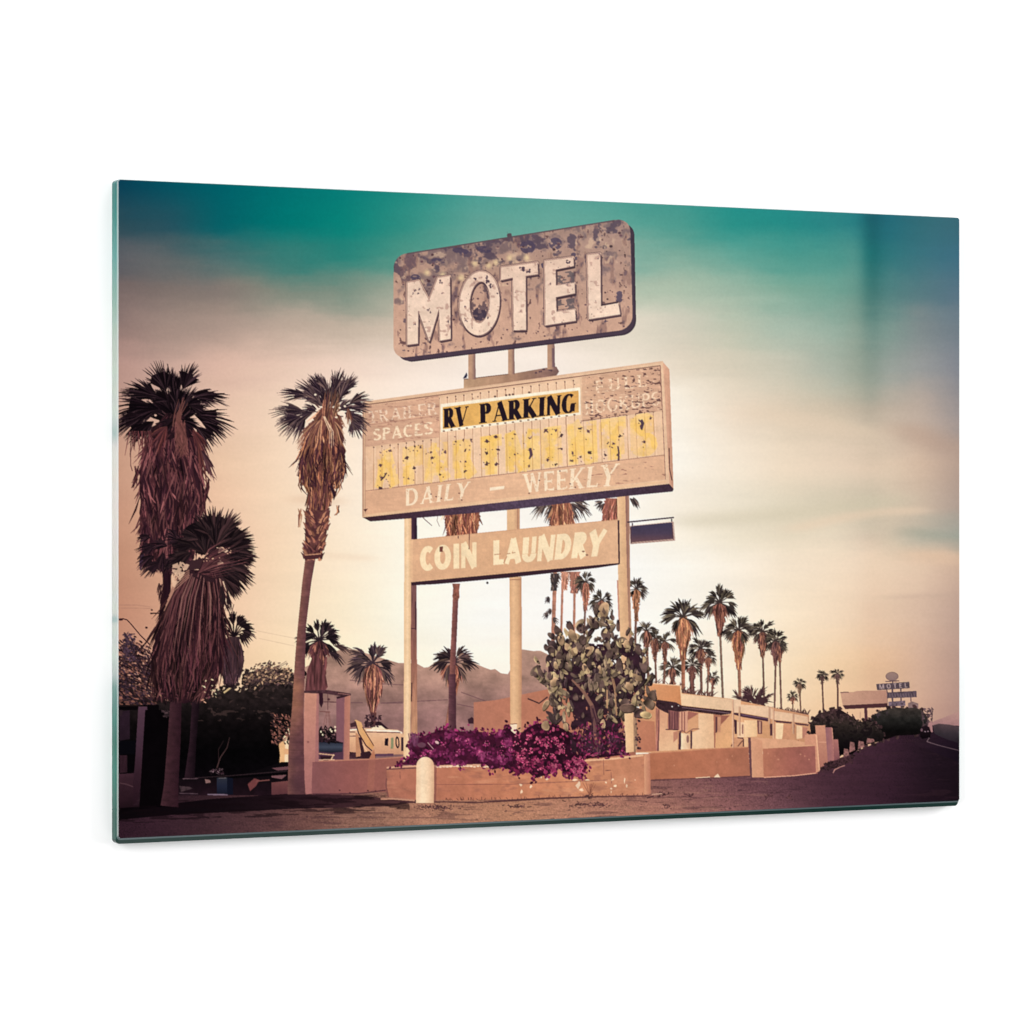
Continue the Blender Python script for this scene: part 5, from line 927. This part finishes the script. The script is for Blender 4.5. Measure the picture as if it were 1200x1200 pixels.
for k in range(40): x = 379+19*rng.rand(); y = 455+24*rng.rand(); stroke([(x,y),(x-1,y+8),(x-3+(386-x)*.3,y+14+8*rng.rand())], [.5,1.3,.3], jit(BC[rng.randint(4)]*(.7+.4*rng.rand()), .25), I_C3)
for k in range(3): stroke([(378+12*rng.rand(),488),(386+2*k,505),(386+2.4*k,520+6*rng.rand())], [1.2,1,.4], c8(236,196,160), I_C3)
for p in ((369.5,462.5),(374,479),(371,481),(398,478),(394,489),(404,476)): poly(ell(p[0],p[1],1.6,1.2), c8(246,218,192), I_C3)
# ---- little dark palm at left
I_PS = reg('palm_tree', None, 'small black palm with a dark drooping skirt right of the big shaggy palm')
poly([(262,757),(267,750),(275,745),(280,748),(284,760),(286,775),(283,790),(277,799),(273,806),(266,806),(262,798),(258,785),(258,770)], grad((0,745),(0,806), (84,54,62),(70,46,48),(58,40,42),(30,18,24)), I_PS, nz=NM, amp=.2)
skirt([(266,746),(259,765),(258,785),(262,798)],[(280,748),(285,765),(284,785),(276,800)], [c8(74,48,56),c8(56,38,44),c8(40,26,32),c8(90,58,62)], I_PS, 90, (12,26), 1.6, c8(60,40,44), 3)
DK = [c8(24,14,20),c8(34,22,26),c8(46,32,34),c8(16,10,14)]
for k in range(17):
    a = -35+250*(k+.5)/17+rng.randn()*7; ar = math.radians(a); rr = 5+7*rng.rand()
    stroke([(274,746),(274+rr*math.cos(ar),738-rr*math.sin(ar))], 1.2, DK[0], I_PS)
    fan(274+rr*math.cos(ar),738-rr*math.sin(ar),a+(-12 if a < 60 else 12 if a > 120 else 0),13+5*rng.rand(),46,9,DK,I_PS,1.6,.2,.6)

# ---- two big shaggy palms at the far left
trunkD = [c8(58,34,42),c8(38,20,28)]
I_PA = reg('palm_tree', None, 'tallest shaggy palm at the left edge of the print')
poly([(190,660),(201,660),(200,690),(196,712),(190,760),(184,760),(186,720),(191,690)], c8(38,18,26), I_PA, nz=NV, amp=.5)
for k in range(18): x = 184+8*rng.rand(); y = 682+20*rng.rand(); stroke([(x+2,y),(x,y+6),(x-1,y+12)], [1.6,1.2,.2], c8(42,20,26), I_PA)
stroke([(183,735),(178,742),(172,750)], [3.4,3,1], c8(46,24,30), I_PA)
MK = [c8(76,38,44),c8(54,27,34),c8(98,54,56),c8(38,18,26),c8(116,68,68)]
I_KA = reg('dead_frond_skirt', I_PA)
skirt([(178,500),(170,520),(163,560),(164,600),(165,640),(164,654),(186,668)],[(226,500),(230,520),(238,560),(240,590),(232,620),(228,655),(204,668)], MK, I_KA, 520, (14,34), 2.1, c8(48,24,32), 5)
for x, y in ((157,560),(156,566),(240,575),(238,585),(165,610),(164,620),(168,662),(164,650)): 
    for k in range(8): stroke([(x+6*rng.rand(),y-14),(x+2+3*rng.rand(),y-4),(x+rng.randn()*2,y+6)], [.3,1.8,.2], jit(MK[rng.randint(4)], .25), I_KA)
stroke([(167,650),(165,660),(164.6,668)], [4,4,1], c8(66,44,64), I_KA)
for x, y, a, l in ((182,640,190,24),(180,652,205,22),(196,640,160,22),(214,636,150,24),(200,654,230,20),(188,660,200,24),(206,632,120,20),(216,650,200,24),(192,648,250,20),(212,660,250,16),(176,630,170,16)): fan(x,y,a,l,64,16,[c8(30,18,24),c8(44,26,34),c8(20,12,18),c8(60,36,42)],I_KA,1.6,.25,.6)
I_CA2 = reg('frond_crown', I_PA)
BK = [c8(18,10,14),c8(28,16,22),c8(10,6,10),c8(52,34,40)]
poly(ell(200,478,32,16), c8(16,9,13), I_CA2, where=lambda sy, sx: NM[sy, sx] > -.14)
for k in range(26): a = math.radians(360*rng.rand()); r = 8+20*rng.rand(); stroke([(207,495),(207+r*math.cos(a),482-r*.8*math.sin(a))], 1.2, c8(66,42,46), I_CA2)
skirt([(196,484),(180,500),(176,512)],[(212,484),(226,500),(230,512)], MK, I_CA2, 60, (6,14), 1.8, c8(34,18,24), 3)
for a in ((203,462,96,38,40),(186,470,140,40,50),(176,482,206,42,50),(204,486,92,34,90),(198,480,120,30,70),(212,480,60,30,70),(206,474,84,28,60),(190,484,150,26,60),(222,484,25,26,60),(206,492,200,22,60),(212,492,-20,22,60),(194,458,112,35,78),(206,458,72,20,40),(214,456,66,34,66),(184,466,160,44,36),(178,476,178,42,60),(172,488,196,38,60),(180,494,215,34,50),(224,462,-2,38,44),(226,466,10,36,26),(228,486,-14,44,56),(236,494,-30,34,40),(230,500,-42,34,60),(220,474,0,26,80),(196,470,140,26,70),(186,480,190,30,60)):
    fan(a[0],a[1],a[2]+rng.randn()*4,a[3]*(.92+.26*rng.rand()),a[4]+2,28,BK,I_CA2,1.5,.13,.56)
for a in ((196,500,230,36,70),(226,504,-60,32,40),(232,516,-75,40,30)): fan(a[0],a[1],a[2],a[3],a[4],13,[c8(92,46,46),c8(66,34,38),c8(120,66,60)],I_CA2,1.7,.3,.4,c8(52,26,32))
fan(236,528,-62,32,24,10,[c8(60,36,44),c8(84,52,56)],I_CA2,2,.2,.7)
for k in range(9): x = 200+12*rng.rand(); stroke([(x,500),(x+2,485),(x+4+6*rng.rand(),465+8*rng.rand())], [1.6,1.2,.6], c8(110,66,60), I_CA2)
for k in range(34): stroke([(205+12*rng.rand(),492+8*rng.rand()),(204+16*rng.rand(),515),(203+20*rng.rand(),530+10*rng.rand())], [1,1.6,.3], jit(c8(120,70,66), .3), I_CA2)
for k in range(22): x = 152+26*rng.rand(); stroke([(x,505),(x-3+6*rng.rand(),518),(x-6+8*rng.rand(),524+14*rng.rand())], [1.2,1,.3], jit(c8(92,48,50), .3), I_CA2)
stroke([(157,515),(153,530),(153,545),(155,552)], .8, c8(80,42,46), I_CA2)
# second one in front
I_PD = reg('palm_tree', None, 'broad lower shaggy palm in front of the tallest left palm')
trunk([(200,812),(196,870),(192,920),(188,944)],[(213,812),(211.6,870),(209,920),(209,946)], c8(66,38,44), c8(44,22,30), I_PD, 6)
trunk([(225,820),(222,870),(216,912)],[(234,820),(230,870),(228,912)], c8(44,26,34), c8(22,12,18), I_PD, 6)
I_KD = reg('dead_frond_skirt', I_PD)
skirt([(214,668),(200,690),(186,730),(176,775),(178,800),(184,816)],[(256,668),(262,700),(262,745),(260,785),(252,806),(240,818)], [q*.76 for q in MK], I_KD, 760, (22,60), 2.1, c8(38,18,26), 7)
for k in range(20):
    u = rng.rand(); x0 = 218+34*u; x1 = 186+76*u+rng.randn()*4; stroke([(x0,672),((x0+x1)/2+(u-.3)*4,700),(x1,738+rng.rand()*40)], [1.0,1.5,.3], jit([c8(126,80,78),c8(104,60,62),c8(156,108,98)][rng.randint(3)], .15), I_KD, .7)
for k in range(26): u = rng.rand(); x = 190+66*u; y = 740+50*rng.rand(); stroke([(x,y),(x+rng.randn()*2,y+14),(x+rng.randn()*3,y+26)], [.4,1.6,.3], c8(118,62,70), I_KD, .6)
I_CD = reg('frond_crown', I_PD)
poly(ell(246,628,32,17,-6), c8(20,12,16), I_CD, where=lambda sy, sx: NM[sy, sx] > -.2)
poly(ell(248,660,36,22,-6), c8(50,28,34), I_CD, .95, where=lambda sy, sx: NM[sy, sx] > -.12)
for a in ((276,648,-6,22,40),(272,660,-20,24,36),(276,640,20,18,40),(228,640,170,28,60),(222,652,190,26,60),(240,650,110,30,90),(262,664,-45,34,50),(270,652,-4,30,50),(244,626,118,30,60),(250,626,92,30,60),(258,628,62,32,60),(266,636,28,34,56),(268,644,8,30,50),(262,654,-8,32,44),(266,662,-22,36,36),(256,664,-35,34,44),(232,632,150,22,60),(252,640,70,30,90),(262,676,-58,30,44),(224,648,200,20,60)):
    fan(a[0],a[1],a[2]+rng.randn()*5,a[3]*(.92+.28*rng.rand()),a[4]+4,26,[c8(30,20,24),c8(22,13,17),c8(44,30,32),c8(62,40,42)],I_CD,2.3,.10,.62)
for k in range(60): a = math.radians(-50+110*rng.rand()); r = 14+30*rng.rand(); stroke([(232,672),(232+r*.6*math.cos(a),662-r*.5*math.sin(a)),(236+r*1.3*math.cos(a),654-r*math.sin(a)*.6)], [.8,1,.3], jit([c8(120,70,70),c8(84,46,50),c8(40,22,28)][rng.randint(3)], .2), I_CD)
for k in range(10): x = 238+36*rng.rand(); y = 640+22*rng.rand(); poly(ell(x,y,.9*rng.rand()+.4,.7), jit(c8(226,170,138), .1), I_CD)
for k in range(5): stroke([(222,668+k*2),(208-k,676+k*4),(200-k*2,692+k*6)], .9, c8(176,124,104), I_CD)
poly([(202,662),(212,658),(222,662),(214,676),(203,690),(201,680)], c8(236,192,158), I_CD, .8, where=lambda sy, sx: NF[sy, sx] > -.12)
for p in ((262,700),(268,706)): 
    for k in range(8): stroke([(p[0]-2,p[1]-14),(p[0]+rng.randn()*2,p[1]),(p[0]+rng.randn()*3,p[1]+10)], [1.6,1.6,.2], c8(40,26,30), I_CD)
stroke([(274,708),(272,716),(272,724)], .8, c8(90,60,58), I_CD)
leaves(60, 186, 250, 808, 826, [c8(30,16,22),c8(84,46,52),c8(226,160,130)], I_TH, 1.1, lambda x, y: .5)
leaves(12, 236, 256, 794, 818, [c8(226,190,150),c8(240,206,160)], I_TH, .9)
# ---- fine print grain and a slight loss of saturation
lum = COL.mean(-1, keepdims=True); ds = np.where((IDM == I_SKY) | (IDM == I_BG) | (IDM == I_YL) | (IDM == I_RP), 0, .07)[..., None].astype(np.float32)
COL = COL*(1-ds)+(lum*np.array([1.03, .995, .975], np.float32))*ds
ns = (IDM != I_SKY)[..., None]
COL = COL*(1+ns*(.07*vnoise(1.3, 1.3, 111, 2)+.06*vnoise(4, 4, 112, 2)+.08*vnoise(24, 12, 113, 4))[..., None])
def blur(a, n):
    for ax_ in (0, 1):
        s = sum(np.roll(a, k, ax_) for k in range(-n, n+1))/(2*n+1); a = s
    return a
b1 = blur(COL, 1); b2 = blur(b1, 4)
COL = np.clip(b1+.35*(b1-b2), 0, 1)                 # the slight halo of a sharpened photograph
COL *= (1+.05*NF[..., None]*np.clip(1.3-COL.mean(-1, keepdims=True), .3, 1)); np.clip(COL, 0, 1, out=COL)
#ART END

# ------------------------------------------------------------------ materials
def nodes(name, rough=.3, spec=.5):
    m = bpy.data.materials.new(name); m.use_nodes = True; b = m.node_tree.nodes['Principled BSDF']
    b.inputs['Roughness'].default_value = rough; b.inputs['Specular IOR Level'].default_value = spec
    return m, m.node_tree, b
def lin(c):
    c = np.asarray(c, np.float32); return np.where(c <= .04045, c/12.92, ((c+.055)/1.055)**2.4)
M_PRINT, nt, b = nodes('glossy_print', .12, .5)
at = nt.nodes.new('ShaderNodeAttribute'); at.attribute_name = 'ink'; nt.links.new(at.outputs['Color'], b.inputs['Base Color'])
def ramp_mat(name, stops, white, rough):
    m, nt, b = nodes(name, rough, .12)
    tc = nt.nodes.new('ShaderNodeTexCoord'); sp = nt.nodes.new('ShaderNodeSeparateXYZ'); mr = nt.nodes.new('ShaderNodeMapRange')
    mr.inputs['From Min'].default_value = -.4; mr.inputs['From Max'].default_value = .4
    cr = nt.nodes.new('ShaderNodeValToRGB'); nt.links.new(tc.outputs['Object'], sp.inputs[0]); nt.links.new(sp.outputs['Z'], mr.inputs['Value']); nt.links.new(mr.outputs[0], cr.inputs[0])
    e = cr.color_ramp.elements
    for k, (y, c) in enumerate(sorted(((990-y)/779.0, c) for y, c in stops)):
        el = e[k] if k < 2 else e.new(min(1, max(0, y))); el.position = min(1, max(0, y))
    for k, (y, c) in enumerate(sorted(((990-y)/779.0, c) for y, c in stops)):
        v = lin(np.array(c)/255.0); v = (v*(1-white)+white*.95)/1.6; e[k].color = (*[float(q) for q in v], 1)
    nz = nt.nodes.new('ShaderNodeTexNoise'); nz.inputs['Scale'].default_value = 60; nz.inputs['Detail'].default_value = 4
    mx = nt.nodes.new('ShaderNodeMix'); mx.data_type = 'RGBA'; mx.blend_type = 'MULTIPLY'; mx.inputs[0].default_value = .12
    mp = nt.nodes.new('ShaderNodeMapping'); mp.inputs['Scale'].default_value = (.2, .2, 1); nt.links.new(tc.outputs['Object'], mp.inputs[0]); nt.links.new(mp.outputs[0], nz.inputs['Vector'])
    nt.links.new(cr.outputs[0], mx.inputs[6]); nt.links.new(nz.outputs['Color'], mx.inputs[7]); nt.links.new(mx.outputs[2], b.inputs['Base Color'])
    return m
EDGE = [(990,(30,90,80)),(958,(14,90,76)),(930,(32,112,98)),(905,(34,124,108)),(870,(30,112,96)),(845,(56,128,116)),(806,(112,154,146)),(792,(184,198,192)),(770,(206,218,208)),(732,(206,214,206)),(727,(156,186,182)),(720,(212,216,208)),(610,(229,223,216)),(525,(226,224,217)),(508,(172,194,190)),(486,(208,218,210)),(460,(206,215,204)),(400,(188,204,191)),(350,(142,182,170)),(300,(92,162,155)),(250,(30,134,127)),(212,(14,116,111))]  # paints in the print refracted through the glass, with a palm reflection
M_EDGE = ramp_mat('glass_edge_painted_refraction', EDGE, 0.0, .15)
M_BEVEL = ramp_mat('glass_bevel_painted_glint', EDGE, .38, .12)  # same ramp mixed towards white: a highlight painted along the bevel
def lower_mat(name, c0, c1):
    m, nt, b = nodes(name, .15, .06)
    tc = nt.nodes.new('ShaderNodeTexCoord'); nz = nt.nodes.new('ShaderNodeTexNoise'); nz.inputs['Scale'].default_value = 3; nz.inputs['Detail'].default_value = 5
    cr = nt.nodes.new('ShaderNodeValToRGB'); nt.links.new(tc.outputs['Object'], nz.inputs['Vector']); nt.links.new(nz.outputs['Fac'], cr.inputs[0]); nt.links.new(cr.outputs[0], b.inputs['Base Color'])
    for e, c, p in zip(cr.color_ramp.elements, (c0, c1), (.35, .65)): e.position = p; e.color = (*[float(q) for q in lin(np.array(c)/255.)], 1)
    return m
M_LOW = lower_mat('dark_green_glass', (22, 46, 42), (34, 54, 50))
M_LOWB = lower_mat('lower_bevel_painted_glint', (76, 92, 94), (92, 104, 106))  # pale tone paints in the light caught by the lower bevel
M_WALL, nt, b = nodes('white_wall', .8, .2)
nz = nt.nodes.new('ShaderNodeTexNoise'); nz.inputs['Scale'].default_value = 40; cr = nt.nodes.new('ShaderNodeValToRGB')
cr.color_ramp.elements[0].color = (.93, .93, .93, 1); cr.color_ramp.elements[1].color = (.97, .97, .97, 1)
nt.links.new(nz.outputs['Fac'], cr.inputs[0]); nt.links.new(cr.outputs[0], b.inputs['Base Color'])
M_BACK, nt, b = nodes('white_backing', .7, .2); b.inputs['Base Color'].default_value = (.8, .82, .82, 1)

def mesh_obj(name, V, F, mat, parent=None, cols=None):
    V = np.asarray(V, np.float32); me = bpy.data.meshes.new(name)
    if isinstance(F, np.ndarray):
        n = len(F); me.vertices.add(len(V)); me.vertices.foreach_set('co', V.ravel()); me.loops.add(n*4); me.polygons.add(n)
        me.loops.foreach_set('vertex_index', F.astype(np.int32).ravel()); me.polygons.foreach_set('loop_start', np.arange(0, n*4, 4, dtype=np.int32)); me.polygons.foreach_set('loop_total', np.full(n, 4, np.int32))
        me.update(calc_edges=True)
    else: me.from_pydata([tuple(map(float, v)) for v in V], [], F); me.update()
    if cols is not None:
        a = me.attributes.new('ink', 'FLOAT_COLOR', 'POINT'); a.data.foreach_set('color', np.concatenate([cols, np.ones((len(cols), 1), np.float32)], 1).astype(np.float32).ravel())
    me.materials.append(mat); o = bpy.data.objects.new(name, me); C.objects.link(o)
    if parent: o.parent = parent
    return o
# ------------------------------------------------------------------ the wall behind
T = 0.0176
o = mesh_obj('wall', [(-9, T+.001, -9), (9, T+.001, -9), (9, T+.001, 9), (-9, T+.001, 9)], [(0, 1, 2, 3)], M_WALL); o['kind'] = 'structure'
# ------------------------------------------------------------------ the glass picture
root = bpy.data.objects.new('glass_wall_picture', None); C.objects.link(root); root.location = (0, 0, 0)
root['label'] = 'wide glass print of an old desert roadside sign hanging on a white wall'; root['category'] = 'wall picture'
def ring(l, r, t, bt, y, rad, n=7):
    x0, x1, z0, z1 = -.6-l, .6+r, -.3928-bt, .4+t; P = []
    for cx, cz, a in ((x1-rad, z1-rad, 0), (x0+rad, z1-rad, 90), (x0+rad, z0+rad, 180), (x1-rad, z0+rad, 270)):
        for k in range(n+1):
            q = math.radians(a+90*k/n); P.append((cx+rad*math.cos(q), y, cz+rad*math.sin(q)))
    return P
R0 = ring(0, 0, 0, 0, 0, .003); R1 = ring(.0016, .0006, .0007, .0022, .0014, .004); R2 = ring(.0022, .001, .001, .0072, .0045, .0055); R3 = ring(.0022, .001, .001, .0072, T, .0055)
def band_obj(name, rings, mat, mat_low):
    n = len(rings[0]); F = []; L = []
    for j in range(len(rings)-1):
        for k in range(n):
            q = (k+1) % n; F.append((j*n+k, j*n+q, (j+1)*n+q, (j+1)*n+k)); L.append(int(rings[0][k][2] < -.388 and rings[0][q][2] < -.388))
    o = mesh_obj(name, sum(rings, []), F, mat, root); o.data.materials.append(mat_low)
    for p, l in zip(o.data.polygons, L): p.material_index = l
    return o
mesh_obj('glass_sheet', R0, [tuple(range(len(R0)))[::-1]], M_BACK, root)
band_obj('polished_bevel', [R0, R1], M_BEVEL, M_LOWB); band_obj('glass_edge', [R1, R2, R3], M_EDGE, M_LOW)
mesh_obj('backing', R3, [tuple(range(len(R3)))], M_BACK, root)
# the sheet's own grid of cells, 0.8 mm each
NX, NZ = 1500, 992
gxv = np.linspace(-.6, .6, NX+1); gzv = np.linspace(.4, -.3928, NZ+1)
GX, GZ = np.meshgrid(gxv, gzv)
def to_art(x, z):
    d = CD+x*sa; return 600+FPX*(CX+x*ca)/d, 600-FPX*z/d
LIN = lin(COL[::1, ::1])
def box2(a): return (a+np.roll(a, 1, 0)+np.roll(a, 1, 1)+np.roll(np.roll(a, 1, 0), 1, 1))/4
COLB = box2(COL)
def sample(img, x, y):
    u = np.clip((x-AX0)*S-.0, 1, PW-2); v = np.clip((y-AY0)*S-.0, 1, PH-2)
    i = u.astype(int); j = v.astype(int); fu = (u-i)[..., None].astype(np.float32); fv = (v-j)[..., None].astype(np.float32)
    return (img[j, i]*(1-fu)+img[j, i+1]*fu)*(1-fv)+(img[j+1, i]*(1-fu)+img[j+1, i+1]*fu)*fv
ax, ay = to_art(GX, GZ)
INK = lin(sample(COLB, ax, ay))
INK = INK/K_LIGHT
INK = np.clip(INK, 0.0003, .93).reshape(-1, 3)
cxm = (gxv[:-1]+gxv[1:])/2; czm = (gzv[:-1]+gzv[1:])/2; MX, MZ = np.meshgrid(cxm, czm); bx, by_ = to_art(MX, MZ)
CID = IDM[np.clip(((by_-AY0)*S).astype(int), 0, PH-1), np.clip(((bx-AX0)*S).astype(int), 0, PW-1)]
r_ = .003; qx = np.maximum(np.abs(MX)-(.6-r_), 0); qz = np.maximum(np.abs(MZ-.0036)-(.3964-r_), 0); inside = np.hypot(qx, qz) <= r_
CID = np.where(inside, CID, -1)
jj, ii = np.meshgrid(np.arange(NZ), np.arange(NX), indexing='ij'); v0 = jj*(NX+1)+ii
QUAD = np.stack([v0, v0+NX+1, v0+NX+2, v0+1], -1)
PV = np.stack([GX, np.full_like(GX, -.0003), GZ], -1).reshape(-1, 3)
objs = {}; count = {}
for k, (nm, par, lab) in enumerate(IDS):
    sel = CID == k
    if not sel.any() and par is not None: continue
    if not sel.any(): 
        if not any(p == k and (CID == q).any() for q, (n_, p, l_) in enumerate(IDS)): continue
        o = bpy.data.objects.new(nm, None); C.objects.link(o); o.parent = root
    else:
        F = QUAD[sel]; u, inv = np.unique(F.ravel(), return_inverse=True)
        o = mesh_obj(nm, PV[u], inv.reshape(-1, 4), M_PRINT, objs[par] if par is not None and par in objs else root, INK[u])
    objs[k] = o
    if lab: o['label'] = lab
sc.render.engine = 'CYCLES'
